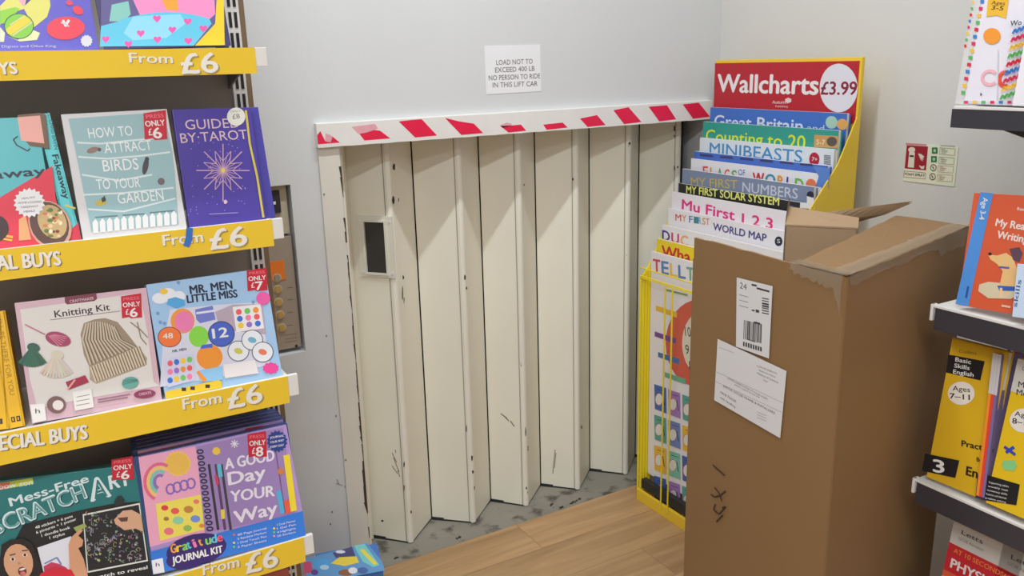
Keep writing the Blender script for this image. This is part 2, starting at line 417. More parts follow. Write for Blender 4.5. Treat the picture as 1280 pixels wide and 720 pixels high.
# ================================================================ FOLDING LIFT DOOR
door = thing('door_1', None, None, Frame((OX0, 2.5, 0), (1, 0, 0), (0, 0, 1)), kind='structure')
YB, YF = 2.562, 2.460
fx = [.985, 1.229, 1.451, 1.683, 1.913, 2.145]; ZT = 1.44; ZB = 0.006
bx = [0.873] + [f + .115 for f in fx[:-1]]
TH = .006
def slab(xa, ya, xb, yb, z0, z1, m, off=0.0, th=TH):
    d = V((xb - xa, yb - ya, 0)).normalized(); nn = V((-d.y, d.x, 0))
    a = V((xa, ya, 0)) - nn * off; b = V((xb, yb, 0)) - nn * off
    q = [a, b, b + nn * th, a + nn * th]
    return [V((p.x, p.y, z0)) for p in q] + [V((p.x, p.y, z1)) for p in q]
for i, f in enumerate(fx):
    # wide leaf facing the camera's side
    mb = MB(); mb.hexa(slab(bx[i] + .003, YB, f - .020, YF + .002, ZB, ZT, DOORP), DOORP)
    # slim raised seam near its front edge
    d = V((f - .020 - bx[i], YF - YB, 0)).normalized()
    leaf = mb.build('door_leaf', door)
    mb = MB(); a = V((f - .0215, YF + .003, 0)) - d * 0.002
    mb.hexa(slab(a.x - d.x * .003, a.y - d.y * .003, a.x, a.y, ZB, ZT, None, off=.0015, th=.002), mat((150, 142, 128), .5)); mb.build('seam', leaf)
    if i < 5:
        mb = MB(); mb.hexa(slab(f + .001, YF + .002, f + .113, YB, ZB + .001, ZT, DOORP), DOORP); mb.build('door_leaf', door)
    # rounded folded post
    mb = MB(); mb.smooth = False; c = V((f - .010, YF + .002, 0)); P = []
    for k in range(9):
        a = math.pi + math.pi * k / 8; P.append(c + V((math.cos(a) * .0098, math.sin(a) * .006, 0)))
    P += [c + V((.0098, .006, 0)), c + V((-.0098, .002, 0))]
    mb.prism([p + V((0, 0, ZB - .003)) for p in P], (0, 0, ZT - ZB), POSTP); mb.build('folded_post', door)
    # dark rubber line under the leaf
    mb = MB(); mb.hexa(slab(bx[i], YB + .002, f - .02, YF + .008, -.001, .011, DARK, off=.001, th=.004), DARK)
    if i < 5: mb.build('bottom_seal', door); mb = MB(); mb.hexa(slab(f - .005, YF + .006, f + .115, YB + .004, -.001, .011, DARK, off=.001, th=.004), DARK)
    mb.build('bottom_seal', door)
# paint chips where the photo shows them (thin flakes missing paint), on the post faces
CH = mat((48, 38, 34), .8)
chips = [(0, [(492, 209, 4, 6), (492, 250, 3, 8), (498, 250, 1.5, 4), (504, 347, 2, 4), (503, 366, 1.5, 12), (505, 375, 1, 7), (505, 580, 1.5, 6), (514, 640, 2, 3), (505, 610, 1, 6)]),
         (1, [(581, 347, 2.5, 5), (583, 360, 1.5, 3), (590, 572, 2, 5), (591, 590, 2, 4), (583, 535, 1.2, 8), (593, 610, 1, 4)]),
         (2, [(655, 231, 1.5, 2), (657, 540, 1, 10), (660, 560, 1, 6), (658, 610, 1.5, 3)]), (3, [(716, 224, 1.5, 3), (727, 534, 1.5, 4)]), (5, [(843, 160, 2, 5), (843, 170, 1.5, 2), (843, 210, 1.5, 4), (847, 209, 1.5, 2)])]
for i, L in chips:
    mb = MB(Frame((fx[i] - .031, YF - .0038, 0), (1, 0, 0), (0, 0, 1)))
    for px, py, rx, ry in L:
        mb.poly([(px + math.cos(a) * rx * .62 * random.uniform(.5, 1.2), py + math.sin(a) * ry * .75 * random.uniform(.6, 1.2)) for a in [k * .785 for k in range(8)]], CH)
    mb.build('paint_chip', door, kind='stuff')
# black vertical joints at the tops, scratches on the leaves
def leaf_frame(i):
    return Frame((bx[i] + .003, YB, 0), (f_ := V((fx[i] - .020 - bx[i] - .003, YF + .002 - YB, 0))), (0, 0, 1))
SCR = mat((120, 110, 98), .7)
scr = [(0, [[(490, 566), (496, 578)], [(492, 572), (499, 590)], [(490, 582), (497, 592)], [(494, 562), (495, 566)], [(497, 588), (500, 596)]], .003),
       (2, [[(626, 517), (634, 523)], [(630, 520), (636, 526)], [(638, 526), (643, 533)]], .0045), (3, [[(694, 562), (692, 580), (691, 592)], [(695, 566), (693, 585)]], .003)]
for i, L, wd in scr:
    mb = MB(leaf_frame(i))
    for l in L: mb.line(l, wd, SCR)
    if i == 0: mb.ell(478, 651, 1.6, 1.4, CH, n=7)
    if i == 4: mb.ell(744, 569, 1.2, 1.2, CH, n=7)
    mb.build('scratch', door, kind='stuff')
# steel channel at the left of the door
mb = MB(); mb.box(0.80, .858, 2.55, 2.60, 0, 1.44, DOORP); mb.box(.862, .874, 2.556, 2.60, 0, 1.44, DOORP); mb.box(.857, .863, 2.57, 2.6, 0, 1.44, DARK)
mb.build('side_channel', door)
mb = MB(); mb.box(OX0, .82, 2.42, 2.60, 0, 1.44, DOORP); mb.build('side_lining', door)
# window in the first leaf
WF = leaf_frame(0)
P = [WF.px(*q) for q in ((446, 272), (490, 268), (495, 345), (448, 347))]
I = [WF.px(*q) for q in ((456, 278), (481, 276), (484, 340), (459, 341))]
mb = MB(WF)
x0, x1, z0, z1 = P[0][0], P[1][0], (P[3][1] + P[2][1]) / 2, (P[0][1] + P[1][1]) / 2
a0, a1, c0, c1 = I[0][0], I[1][0], (I[3][1] + I[2][1]) / 2, (I[0][1] + I[1][1]) / 2
FR = mat((206, 202, 190), .35, var=.03)
for (p, q, rr, s_) in ((x0, a0, z0, z1), (a1, x1, z0, z1), (a0, a1, z0, c0), (a0, a1, c1, z1)): mb.box(p, q, -.006, 0, rr, s_, FR)
for (p, q, rr, s_) in ((a0 - .006, a0, c0 - .006, c1 + .006), (a1, a1 + .006, c0 - .006, c1 + .006), (a0, a1, c0 - .006, c0), (a0, a1, c1, c1 + .006)): mb.box(p, q, -.011, -.006, rr, s_, FR)
wf = mb.build('window_frame', door)
mb = MB(WF); mb.box(a0, a1, -.003, -.0005, c0, c1, mat((40, 40, 40), .12, spec=.8)); mb.build('pane', wf, label='dark glass pane')
mb = MB(WF)
for sx, sz in ((x0 + .012, z0 + .015), (x1 - .008, z0 + .015), (x0 + .012, z1 - .015), (x1 - .008, z1 - .015)):
    mb.cyl(WF.w(sx, -.009, sz), WF.y, .004, .004, METALW, 10)
mb.build('screw', wf, kind='stuff')
# handle-like latch on the inside post at the right: closing bar
mb = MB(); mb.box(2.15, 2.156, YF, YF + .10, ZB, ZT, DARK); mb.build('closing_bar', door)

# ================================================================ LIFT BUTTON PANEL
F = Frame((RX0, WY + .018, RZ0), (1, 0, 0), (0, 0, 1))
t = thing('lift_control_panel', 'grey metal lift call panel with brass buttons and orange label in the wall', 'control panel', F)
mb = MB(F); w_, h_ = RX1 - RX0, RZ1 - RZ0
mb.box(.001, w_ - .006, 0, .03, .012, .345, mat((150, 138, 124), .45, var=.08, scale=30, metal=.2), .001); mb.build('face_plate', t)
mb = MB(F); mb.box(.001, w_ - .008, .006, .03, .352, h_ - .002, mat((172, 162, 140), .6, var=.05)); mb.build('upper_plate', t)
mb = MB(F); mb.box(.045, .078, -.004, .006, .415, .478, DARK, .002); mb.box(.056, .064, -.006, -.004, .44, .448, METALW); mb.build('key_switch', t)
mb = MB(F); a = F.px(333, 328); b = F.px(357, 349); mb.box(max(a[0], .002), b[0], -.002, 0, b[1], a[1], mat((214, 112, 34), .4)); mb.build('orange_label', t, label='orange rectangular label')
for j, (px, py) in enumerate([(346, 347), (347, 361), (348, 377), (350, 393), (352, 409)]):
    mb = MB(F); mb.smooth = False; q = F.px(px, py); col = mat((178, 150, 92), .3, metal=.5) if j else mat((150, 145, 135), .3, metal=.6)
    mb.cyl(F.w(q[0], 0, q[1]), -F.y, .0125, .003, mat((190, 180, 160), .3, metal=.6), 20); mb.cyl(F.w(q[0], -.003, q[1]), -F.y, .010, .005, col, 20, .0085)
    mb.build('button', t)
mb = MB(F); mb.zm = (1, 0, 0)
for py in (360, 375, 391, 407): mb.line([(359, py), (366, py - 1)], .0016, ink(90, 82, 74))
for py in (419, 424, 428): mb.line([(356, py), (371, py - 2)], .0012, ink(110, 100, 90))
for py in (305, 432): q = F.px(372, py); mb.cyl(F.w(q[0] - .004, 0, q[1]), -F.y, .004, .0015, BLACK, 10)
mb.build('markings', t, kind='stuff')

# ================================================================ NOTICES
B = Frame((0, WY - .0012, 0), (1, 0, 0), (0, 0, 1))
F, w, h = fit(B, (608, 118), (677, 114), (606, 58), (675, 55))
mb = MB(F); mb.box(0, w, 0, .0009, 0, h, mat((212, 211, 214), .5, .7, var=.02)); mb.zm = (9.6, 600, 50)
G = mat((96, 92, 90), .5, var=0)
for s_, x0, y0, x1, y1 in [('LOAD NOT TO', 195, 300, 632, 283), ('EXCEED 400 LB', 182, 390, 655, 368), ('NO PERSON TO RIDE', 105, 485, 722, 458), ('IN THIS LIFT CAR', 152, 570, 690, 550)]:
    mb.text(s_, x0, y0, x1, y1, 62, G, .004)
mb.build('paper_notice', origin=F, label='small white paper notice with four lines of capitals above the lift door', category='notice')
B = face_left(WX - .002, 0)
F, w, h = fit(B, (1129, 226), (1194, 233.5), (1133, 180), (1197, 183))
mb = MB(F); mb.box(0, w, 0, .0015, 0, h, mat((190, 190, 168), .45, .66, var=.03)); mb.zm = (9.6, 1120, 170)
mr, cr = ink(150, 22, 44), ink(214, 206, 190); gr, gy = ink(46, 110, 66), ink(120, 122, 100)
mb.poly([(120, 82), (368, 98), (366, 118), (118, 106)], ink(196, 130, 130))
mb.poly([(130, 110), (385, 126), (360, 412), (104, 388)], mr)
mb.poly([(160, 190), (228, 195), (215, 380), (142, 375)], cr); mb.ell(190, 165, 42, 32, cr); mb.poly([(166, 228), (215, 232), (213, 254), (164, 250)], ink(60, 20, 30))
for k in range(4): mb.poly([(262 + k * 8, 300 + k * 22 - 90), (300 + k * 4, 345 + k * 14 - 90), (345 - k * 4, 340 + k * 18 - 90), (300, 300 + k * 22 - 85)], cr)
mb.poly([(275, 350), (300, 392), (335, 395), (345, 355), (312, 365)], cr)
mb.line([(100, 418), (358, 442), (350, 515), (92, 490)], .0012, ink(160, 90, 90), True); mb.text('FOAM SPRAY', 105, 468, 345, 490, 32, ink(70, 40, 44), .02)
for cx, cy in ((466, 175), (457, 278)): mb.rect(cx - 34, cy - 38, cx + 34, cy + 36, gr); mb.ell(cx, cy, 16, 20, ink(160, 196, 160))
for cx, cy in ((450, 380), (440, 487)): mb.ring(cx, cy, 34, 38, .0022, ink(110, 70, 60)); mb.line([(cx - 10, cy - 16), (cx + 6, cy + 18)], .003, ink(80, 60, 50))
for k, (y0, c) in enumerate(((140, gy), (250, gy), (350, ink(178, 130, 110)), (455, ink(178, 130, 110)))):
    x0 = 530 - k * 10; mb.line([(x0, y0), (x0 + 182, y0 + 14), (x0 + 175, y0 + 92), (x0 - 6, y0 + 80)], .0009, c, True)
    for j in range(4): mb.line([(x0 + 14, y0 + 16 + j * 16), (x0 + 60 + (j * 37) % 50, y0 + 20 + j * 16)], .0011, c)
mb.line([(535, 112), (715, 124)], .0016, gy); mb.build('fire_extinguisher_sign', origin=F, label='foam spray fire extinguisher sign with red panel on the right wall', category='sign')

# ================================================================ LEFT DISPLAY SHELVES
SY = 1.60; BK = 1.84; SX0, SX1 = -0.52, 0.395
G0 = thing('book_display_shelves', 'shop display shelving with yellow price strips standing left of the lift door', 'shelving', Frame(((SX0 + SX1) / 2, BK, 0), (1, 0, 0), (0, 0, 1)))
PANEL = mat((138, 130, 124), .6, .72, var=.04)
MB().box(SX0 - .02, .400, BK, BK + .012, .1, 2.05, PANEL).build('back_panel', G0)
mb = MB(); mb.box(.428, .440, BK - .004, BK + .035, .0, 2.07, mat((120, 100, 80), .4, metal=.3)); mb.build('edge_profile', G0, label='brown metal edge'); MB().box(SX0 - .02, .428, BK + .0125, BK + .03, .1, 2.05, PANEL).build('rear_panel', G0)
up = MB().box(.400, .428, BK - .01, BK + .03, 0, 2.07, METALW, .001).build('upright', G0)
mb = MB()
z = .12
while z < 2.02:
    for x in (.406, .417): mb.box(x, x + .006, BK - .0108, BK - .009, z, z + .030, BLACK)
    z += .040
mb.build('slot', up, kind='stuff')
MB().box(SX0 - .03, SX0 - .002, BK - .01, BK + .03, 0, 2.07, METALW, .001).build('upright', G0)
MB().box(SX0, SX1, 1.56, BK + .03, 0, .1, mat((60, 58, 60), .5)).build('plinth', G0, label='dark plinth')
NAVY_SH = ink(120, 110, 100)
TXW = ink(232, 228, 220); TXS = mat((150, 128, 70), .5, var=0)
strips = [(1.591, 1.636, 1), (1.273, 1.324, 2), (.953, 1.009, 3), (.594, .650, 4), (.27, .325, 5)]
for zb, zt, idx in strips:
    mb = MB(); mb.box(SX0, .399, SY + .006, BK - .002, zt - .024, zt - .002, METALW, .001)
    mb.box(SX0, .416, SY + .0025, SY + .012, zb + .012, zt, METALW, .001)
    sh = mb.build('shelf', G0)
    mb = MB(); q = [V((x_, y_, z_)) for x_, y_, z_ in ((0, SY + .05, zt - .024), (0, BK - .004, zt - .024), (0, BK - .004, zt - .075))]
    for xx in (.392, SX0 + .01): mb = MB(); mb.prism([p + V((xx, 0, 0)) for p in q], (.004, 0, 0), mat((90, 86, 84), .4, metal=.3)); mb.build('bracket', sh)
    F = Frame((SX0, SY, zb), (1, 0, 0), (0, 0, 1)); mb = MB(F)
    mb.box(0, SX1 - SX0, 0, .0025, 0, zt - zb, YELLOW)
    hh = zt - zb
    # lettering: SPECIAL BUYS ... From GBP6
    pos = {1: ((162, 78, 216, 79, 12.5), (228, 92, 273, 90, 26), ((-118, 98), (22, 92), 16)), 2: ((204, 307, 254, 302, 14), (264, 312, 309, 306, 26), ((-56, 342), (76, 331), 19)),
           3: ((229, 512, 277, 503, 14), (286, 511, 328, 502, 25), ((-22, 566), (109, 548), 19)), 4: ((254, 719, 299, 708, 14), (308, 717, 347, 707, 25), None), 5: None}[idx]
    if pos:
        a, b, c_ = pos
        if a: mb.text('From', *a, TXW, .03, TXS)
        if b: mb.text('£6', *b, TXW, .035, TXS)
        if c_: mb.text('SPECIAL BUYS', c_[0][0], c_[0][1], c_[1][0], c_[1][1], c_[2], TXW, .045, mat((110, 96, 70), .5, var=0))
    mb.build('price_strip', sh, label='yellow price strip' + (' with white lettering' if pos else ''))
# small bit of blue tape hanging on the second strip
F = Frame(on(236, 284, 1, SY - .001), (1, 0, 0), (0, 0, 1))
mb = MB(F); mb.poly([(233, 284), (241, 285), (240, 300), (236, 309), (229, 307), (232, 297)], ink(50, 110, 190)); mb.v = [q + V((0, -.0006, 0)) for q in mb.v]
mb.build('blue_tape_scrap', origin=F, label='scrap of blue tape stuck across the word From on the second price strip', category='tape')

def book(name, label, cat, F, w, h, t, col, hard=True, page=None, group=None, spine=None):
    """face-out book or boxed kit; returns root and a print builder for the front"""
    r = thing(name, label, cat, F, group)
    cm = mat(col, .33, .9, var=.03)
    if hard:
        mb = MB(F); mb.box(0, w, 0, .0025, 0, h, cm, .0008); mb.box(0, .003, .0025, t - .0025, 0, h, spine or cm); mb.box(0, w, t - .0025, t, 0, h, cm, .0008)
        mb.build('cover', r)
        MB(F).box(.004, w - .003, .0027, t - .0027, .003, h - .003, page or mat((214, 208, 196), .8, var=.05, scale=200)).build('pages', r)
    else:
        MB(F).box(0, w, 0, t, 0, h, cm, .0012).build('carton', r)
    return r, MB(F)
def sticker(r, F, x0, y0, x1, y1, price, sk, zm=(1, 0, 0), rough=.35):
    """red price sticker, px box skewed by sk (dy per dx)"""
    mb = MB(F); mb.zm = zm; mb.n = 60
    w = x1 - x0; h = y1 - y0; f = lambda a, b: (x0 + w * a + h * b * .05, y0 + h * b + w * a * sk)
    mb.poly([f(0, .05), f(1, 0), f(1, 1), f(.45, 1), f(.35, .93), f(0, .96)], ink(190, 26, 50))
    mb.text('PRESS', *f(.12, .24), *f(.9, .24), h * .13, ink(226, 120, 130), .01)
    mb.text('ONLY', *f(.08, .52), *f(.94, .52), h * .2, WHITE, .03); mb.text('£', *f(.2, .83), *f(.36, .83), h * .24, WHITE, .02); mb.text(price, *f(.42, .95), *f(.78, .95), h * .38, WHITE, .04)
    mb.build('price_sticker', r, label='red square sticker reading ONLY £' + price)

LEAN = 14
# ---- shelf 1 (top of frame)
B = face_front(SY + .012, 1.633, 10)
F, w, h = fit(B, (-62, 67), (125, 62), (-80, -96), (100, -118))
r, mb = book('picture_book', 'blue picture book with a red dish and green striped ball, on the top shelf', 'book', F, w, h, .012, (98, 92, 190))
mb.zm = (8, 0, 0)
mb.poly([(0, 60), (60, 0), (250, -60), (490, -60), (505, 60), (470, 170), (340, 275), (240, 90), (120, 130), (0, 250)], ink(214, 210, 110)); mb.poly([(0, 110), (150, 70), (200, 90), (60, 230), (0, 240)], ink(140, 200, 60))
mb.poly([(60, 360), (180, 400), (330, 300), (400, 330), (370, 400), (200, 415)], ink(220, 224, 170)); mb.poly([(0, 420), (0, 270), (50, 330), (40, 420)], ink(216, 220, 190))
mb.ell(190, 262, 146, 126, ink(130, 196, 70)); mb.poly([(60, 290), (250, 160), (315, 210), (110, 350), (70, 330)], ink(222, 200, 60)); mb.line([(100, 250), (250, 155)], .0015, ink(214, 200, 150)); mb.line([(125, 355), (325, 220)], .002, ink(214, 200, 150)); mb.ring(190, 262, 146, 126, .0012, ink(60, 90, 60))
mb.poly([(180, 0), (250, 0), (240, 70)], ink(220, 160, 190)); mb.poly([(262, -20), (330, -20), (250, 55)], ink(80, 66, 130))
mb.ell(658, 282, 192, 116, ink(222, 66, 84), -.06); mb.ell(780, 104, 56, 40, ink(222, 66, 84), .5); mb.ell(695, 30, 36, 24, ink(220, 70, 90), .2)
mb.line([(630, 200), (655, 260)], .0035, WHITE); mb.line([(690, 200), (650, 265)], .0035, WHITE); mb.line([(610, 225), (650, 240), (690, 265)], .0025, ink(190, 190, 200))
mb.ell(865, 410, 62, 62, ink(206, 206, 214), spike=12); mb.text('ne Dignes and Olive King', -60, 478, 560, 472, 26, ink(200, 190, 214), .01)
mb.build('cover_print', r)
F, w, h = fit(B, (131, 62), (282, 57), (104, -118), (268, -130))
r, mb = book('picture_book', 'picture book with pink hearts on a blue blanket, on the top shelf', 'book', F, w, h, .012, (66, 62, 104))
mb.zm = (3.366, 0, 0)
mb.poly([(425, 196), (950, 190), (900, -60), (425, -60)], ink(96, 90, 140))
mb.poly([(600, 90), (560, 0), (600, -60), (900, -60), (905, 60), (860, 100)], ink(232, 140, 190)); mb.poly([(460, 90), (470, 20), (540, 5), (550, 60), (520, 90)], ink(130, 190, 180)); mb.poly([(680, 0), (745, -20), (750, 45), (700, 40)], ink(236, 160, 60))
pts = [(420, 196), (425, 110), (500, 90)] + [(520 + 45 * k, 78 - 34 * math.sin(k / 9 * math.pi) + k * 1.5) for k in range(9)] + [(890, 100), (815, 192)]
mb.poly(pts, ink(96, 190, 220)); mb.poly([(520, 140), (560, 70), (760, 60), (780, 100), (700, 160), (560, 170)], ink(140, 206, 230))
for cx, cy in ((445, 165), (592, 140), (662, 166), (540, 185), (725, 125), (790, 90), (792, 172), (855, 120), (660, 78)): mb.heart(cx, cy, 17, ink(226, 90, 170))
mb.poly([(820, 192), (905, 100), (915, -60), (940, -60), (945, 190)], ink(232, 200, 50)); mb.build('cover_print', r)
F, w, h = fit(face_front(SY + .03, 1.633, 10), (272, 58), (290, 57), (262, -130), (278, -131))
r, mb = book('picture_book', 'narrow navy book edge standing at the very end of the top shelf', 'book', F, w, h, .02, (60, 52, 118))
# ---- shelf 2
B = face_front(SY + .010, 1.324, LEAN)
F, w, h = fit(B, (-112, 325), (83, 304), (-118, 157), (55, 141))
r, mb = book('cookery_book', 'teal and red takeaway cookery book facing out at the left of the second shelf', 'book', F, w, h, .02, (84, 178, 186), spine=mat((84, 178, 186), .4))
mb.zm = (3.6, 0, 130)
mb.poly([(-120, 490), (0, 420), (235, 280), (250, 420), (295, 615), (0, 655), (-120, 668)], ink(214, 50, 72)); mb.poly([(78, 50), (180, 40), (205, 48), (222, 200), (135, 190), (100, 150)], ink(110, 84, 60))
mb.poly([(78, 60), (180, 52), (200, 178), (95, 165)], ink(236, 170, 160)); mb.line([(80, 145), (60, 160), (75, 185), (125, 212), (135, 200)], .002, ink(40, 50, 60))
mb.poly([(0, 335), (0, 300), (60, 300), (0, 300)], ink(84, 178, 186)); mb.text('away', -30, 338, 205, 318, 40, ink(36, 44, 60), .05)
mb.ell(225, 545, 92, 115, ink(196, 150, 130), -.5); mb.ell(222, 540, 84, 104, ink(90, 60, 54), -.5); mb.ell(235, 530, 62, 80, ink(190, 160, 110), -.5)
for k in range(26): mb.ell(235 + random.uniform(-40, 38), 535 + random.uniform(-60, 60), random.uniform(6, 14), random.uniform(5, 11), ink(*random.choice([(220, 190, 140), (90, 120, 60), (196, 120, 70), (230, 220, 190), (120, 60, 40)])), n=8)
mb.poly([(85, 520), (115, 500), (140, 610), (85, 615)], ink(222, 160, 110)); mb.line([(0, 588), (58, 600)], .004, ink(226, 170, 60)); mb.line([(0, 604), (55, 614)], .003, ink(226, 180, 60)); mb.ell(-20, 560, 60, 60, ink(60, 36, 40))
mb.ell(132, 445, 72, 68, ink(222, 220, 222), spike=18)
for k, s_ in enumerate(('HEALTHY', 'HOME-COOKED', 'TAKEAWAY', 'MEALS')): mb.text(s_, [98, 82, 92, 108][k], 430 + k * 20, [160, 188, 172, 158][k], 424 + k * 20, 9, ink(110, 100, 110), .02)
mb.build('cover_print', r)
F, w, h = fit(face_front(SY + .014, 1.324, LEAN), (85, 302), (102, 299), (58, 141), (75, 140))
r = thing('cookery_book', 'second takeaway cookery book turned spine out, teal spine, left of the bird book', 'book', F)
MB(F).box(0, w, 0, .003, 0, h, mat((88, 186, 192), .35), .0008).box(0, .003, 0, .13, 0, h, mat((88, 186, 192), .35)).box(w - .003, w, 0, .13, 0, h, mat((88, 186, 192), .35)).build('cover', r)
MB(F).box(.0035, w - .0035, .004, .125, .003, h - .003, mat((214, 208, 196), .8)).build('pages', r)
mb = MB(F); mb.zm = (3.6, 0, 130); mb.poly([(300, 580), (352, 535), (365, 608), (308, 614)], ink(206, 50, 72)); mb.line([(292, 455), (340, 470)], .003, ink(214, 196, 90))
a, b = F.px(65, 194), F.px(80, 249)
mb.ltext('Fakeaway', a, b, .0098, ink(30, 44, 56), .04); mb.ltext('CHRIS BAVIN', F.px(61, 150), F.px(68, 187), .0065, ink(44, 110, 120), .01)
mb.build('spine_print', r)
F, w, h = fit(B, (104, 300), (233, 285), (76, 143), (209, 136))
r, mb = book('bird_book', 'pale grey hardback on attracting birds to your garden, on the second shelf', 'book', F, w, h, .018, (206, 204, 206))
mb.zm = (3.366, 0, 0)
mb.poly([(288, 500), (600, 478), (690, 475), (725, 640), (735, 720), (752, 945), (385, 975), (318, 640)], ink(146, 178, 184))
for pts in ([(325, 600), (420, 605), (560, 590), (700, 580)], [(330, 660), (450, 668), (600, 655), (715, 640)], [(345, 735), (500, 760), (640, 735)], [(350, 820), (520, 812), (730, 790)], [(370, 880), (520, 890), (738, 835)]): mb.line(pts, .003, ink(206, 216, 218))
LT = ink(226, 226, 226)
for s_, x0, y0, x1, y1, hh in (('HOW TO', 375, 582, 560, 570, 44), ('ATTRACT', 442, 645, 640, 630, 44), ('BIRDS', 436, 722, 585, 712, 50)): mb.text(s_, x0, y0, x1, y1, hh, LT, .01)
mb.zm = (3.366, 0, 190)
for s_, x0, y0, x1, y1, hh in (('TO YOUR', 408, 158, 592, 148, 44), ('GARDEN', 498, 218, 690, 202, 46)): mb.text(s_, x0, y0, x1, y1, hh, LT, .01)
mb.ell(390, -8, 26, 12, ink(140, 110, 100), -.3); mb.ell(418, 0 - 10, 8, 8, ink(90, 80, 80)); mb.ell(612, 60, 12, 36, ink(70, 66, 74), .2); mb.ell(618, 30, 9, 9, ink(60, 56, 60)); mb.ell(678, 124, 15, 15, ink(110, 96, 100)); mb.ell(425, 214, 24, 12, ink(190, 170, 60), -.2); mb.ell(436, 200, 10, 10, ink(60, 70, 60)); mb.line([(432, 212), (440, 185)], .002, ink(50, 50, 50))
mb.line([(400, 275), (495, 268)], .002, ink(90, 120, 124)); mb.line([(515, 266), (610, 260)], .002, ink(90, 120, 124)); mb.line([(630, 256), (735, 246)], .002, ink(90, 120, 124))
for k in range(12):
    x = 392 + k * 30; y = 342 - k * 3.2; mb.poly([(x, y), (x - 3, y - 45), (x + 9, y - 60), (x + 21, y - 46), (x + 22, y - 2)], ink(222, 222, 222))
mb.build('cover_print', r); sticker(r, F, 179, 140, 207, 176, '6', -.08)
F, w, h = fit(B, (237, 285), (331, 276), (213, 138), (313, 133))
r, mb = book('tarot_book', 'purple tarot hardback with a star burst and round white sticker, second shelf', 'book', F, w, h, .016, (74, 60, 150))
mb.zm = (3.366, 0, 0)
GD = ink(206, 180, 186)
mb.text('GUIDED', 782, 545, 1010, 536, 42, GD, -.004); mb.text('BY·TAROT', 762, 602, 1042, 584, 42, GD, -.004)
mb.zm = (3.366, 0, 190); cx, cy = 938, 78
for k in range(24):
    a = 2 * math.pi * k / 24; L = 112 if k % 3 == 0 else 66
    if k == 6: L = 130
    mb.line([(cx + 10 * math.cos(a), cy + 10 * math.sin(a)), (cx + L * math.cos(a), cy + L * math.sin(a))], .0012 if k % 3 else .002, ink(186, 150, 180))
mb.line([(cx + (80 if k % 2 else 38) * math.cos(k * math.pi / 8 + .2), cy + (80 if k % 2 else 38) * math.sin(k * math.pi / 8 + .2)) for k in range(17)] if False else [(cx + (88 if k % 2 else 40) * math.cos(k * math.pi / 8), cy + (88 if k % 2 else 40) * math.sin(k * math.pi / 8)) for k in range(16)], .0012, ink(196, 160, 186), True)
mb.ell(cx, cy, 9, 10, ink(220, 190, 90)); mb.ell(948, 210, 7, 9, ink(206, 180, 190))
for k in range(46): mb.ell(random.uniform(790, 1060), random.uniform(-60, 270), 2, 2, ink(170, 160, 214), n=6)
mb.line([(880, 262), (1000, 256)], .0015, ink(150, 140, 196)); mb.zm = (1, 0, 0); mb.line([(307, 138), (312, 180), (321, 220), (329, 272)], .004, ink(196, 180, 70)); mb.build('cover_print', r)
mb = MB(F); mb.n = 50; mb.zm = (1, 0, 0); mb.ell(295, 146, 11.5, 11.5, ink(214, 212, 204)); mb.text('£8', 291, 149, 300, 148, 6, ink(120, 120, 110), .02); mb.text('ONLY', 288, 141, 301, 140, 2.5, ink(150, 150, 140)); mb.build('price_sticker', r, label='round white price sticker')
F, w, h = fit(face_front(SY + .028, 1.324, LEAN), (262, 281), (343, 272), (240, 137), (326, 134))
r, mb = book('tarot_book', 'second purple tarot hardback behind the first, its right edge sticking out', 'book', F, w, h, .016, (70, 64, 150))
# ---- shelf 3
B = face_front(SY + .010, 1.009, LEAN)
for (bl, br, tl, tr, lab) in (((-22, 540), (11, 536), (-34, 394), (-1, 390), 'yellow book spine cut off by the left picture edge on the third shelf'), ((12, 536), (37, 531), (-1, 389), (13, 387), 'yellow book spine with faint lettering beside the pink knitting kit')):
    F, w, h = fit(B, bl, br, tl, tr)
    r = thing('yellow_book', lab, 'book', F)
    c = mat((226, 176, 36), .4); MB(F).box(0, w, 0, .003, 0, h, c, .0008).box(0, .003, 0, .14, 0, h, c).box(w - .003, w, 0, .14, 0, h, c).build('cover', r)
    MB(F).box(.0035, w - .0035, .004, .135, .003, h - .003, mat((214, 208, 196), .8)).build('pages', r)
    mb = MB(F); a, b = F.px(tl[0] + 6, tl[1] + 8), F.px(bl[0] + 10, bl[1] - 44)
    mb.ltext("I'LL BE THERE FOR YOU", (w * .38, h * .93), (w * .38, h * .28), w * .34, ink(170, 128, 30), .0)
    for k in range(2): mb.lrect(w * (.2 + k * .34), h * .05, w * (.2 + k * .34) + w * .24, h * .095, ink(60, 50, 40)); mb.lrect(w * (.27 + k * .34), h * .06, w * (.27 + k * .34) + w * .08, h * .085, ink(226, 176, 36))
    mb.build('spine_print', r)
F, w, h = fit(B, (40, 530), (203, 501), (15, 381), (180, 358))
r, mb = book('knitting_kit', 'pink and white knitting kit box with a ribbed woolly hat, on the third shelf', 'kit box', F, w, h, .045, (206, 172, 184), hard=False)
mb.zm = (3.2, 0, 340)
mb.poly([(80, 150), (250, 126), (560, 84), (590, 240), (615, 440), (640, 455), (330, 508), (150, 545), (120, 430)], ink(214, 208, 204))
mb.poly([(258, 100), (385, 84), (388, 108), (378, 116), (268, 130), (260, 122)], ink(120, 56, 72)); mb.text('CRAFTMAKER', 280, 124, 376, 110, 12, ink(214, 180, 186), .02)
mb.text('Knitting Kit', 220, 182, 440, 152, 28, ink(56, 40, 46), .025); mb.line([(200, 192), (480, 156)], .0014, ink(150, 130, 132))
hat = [(322, 250), (335, 205), (375, 190), (420, 184), (470, 200), (520, 260), (550, 300), (585, 345), (580, 372), (480, 410), (385, 445), (360, 430), (358, 380), (335, 330)]
mb.poly(hat, ink(150, 132, 112))
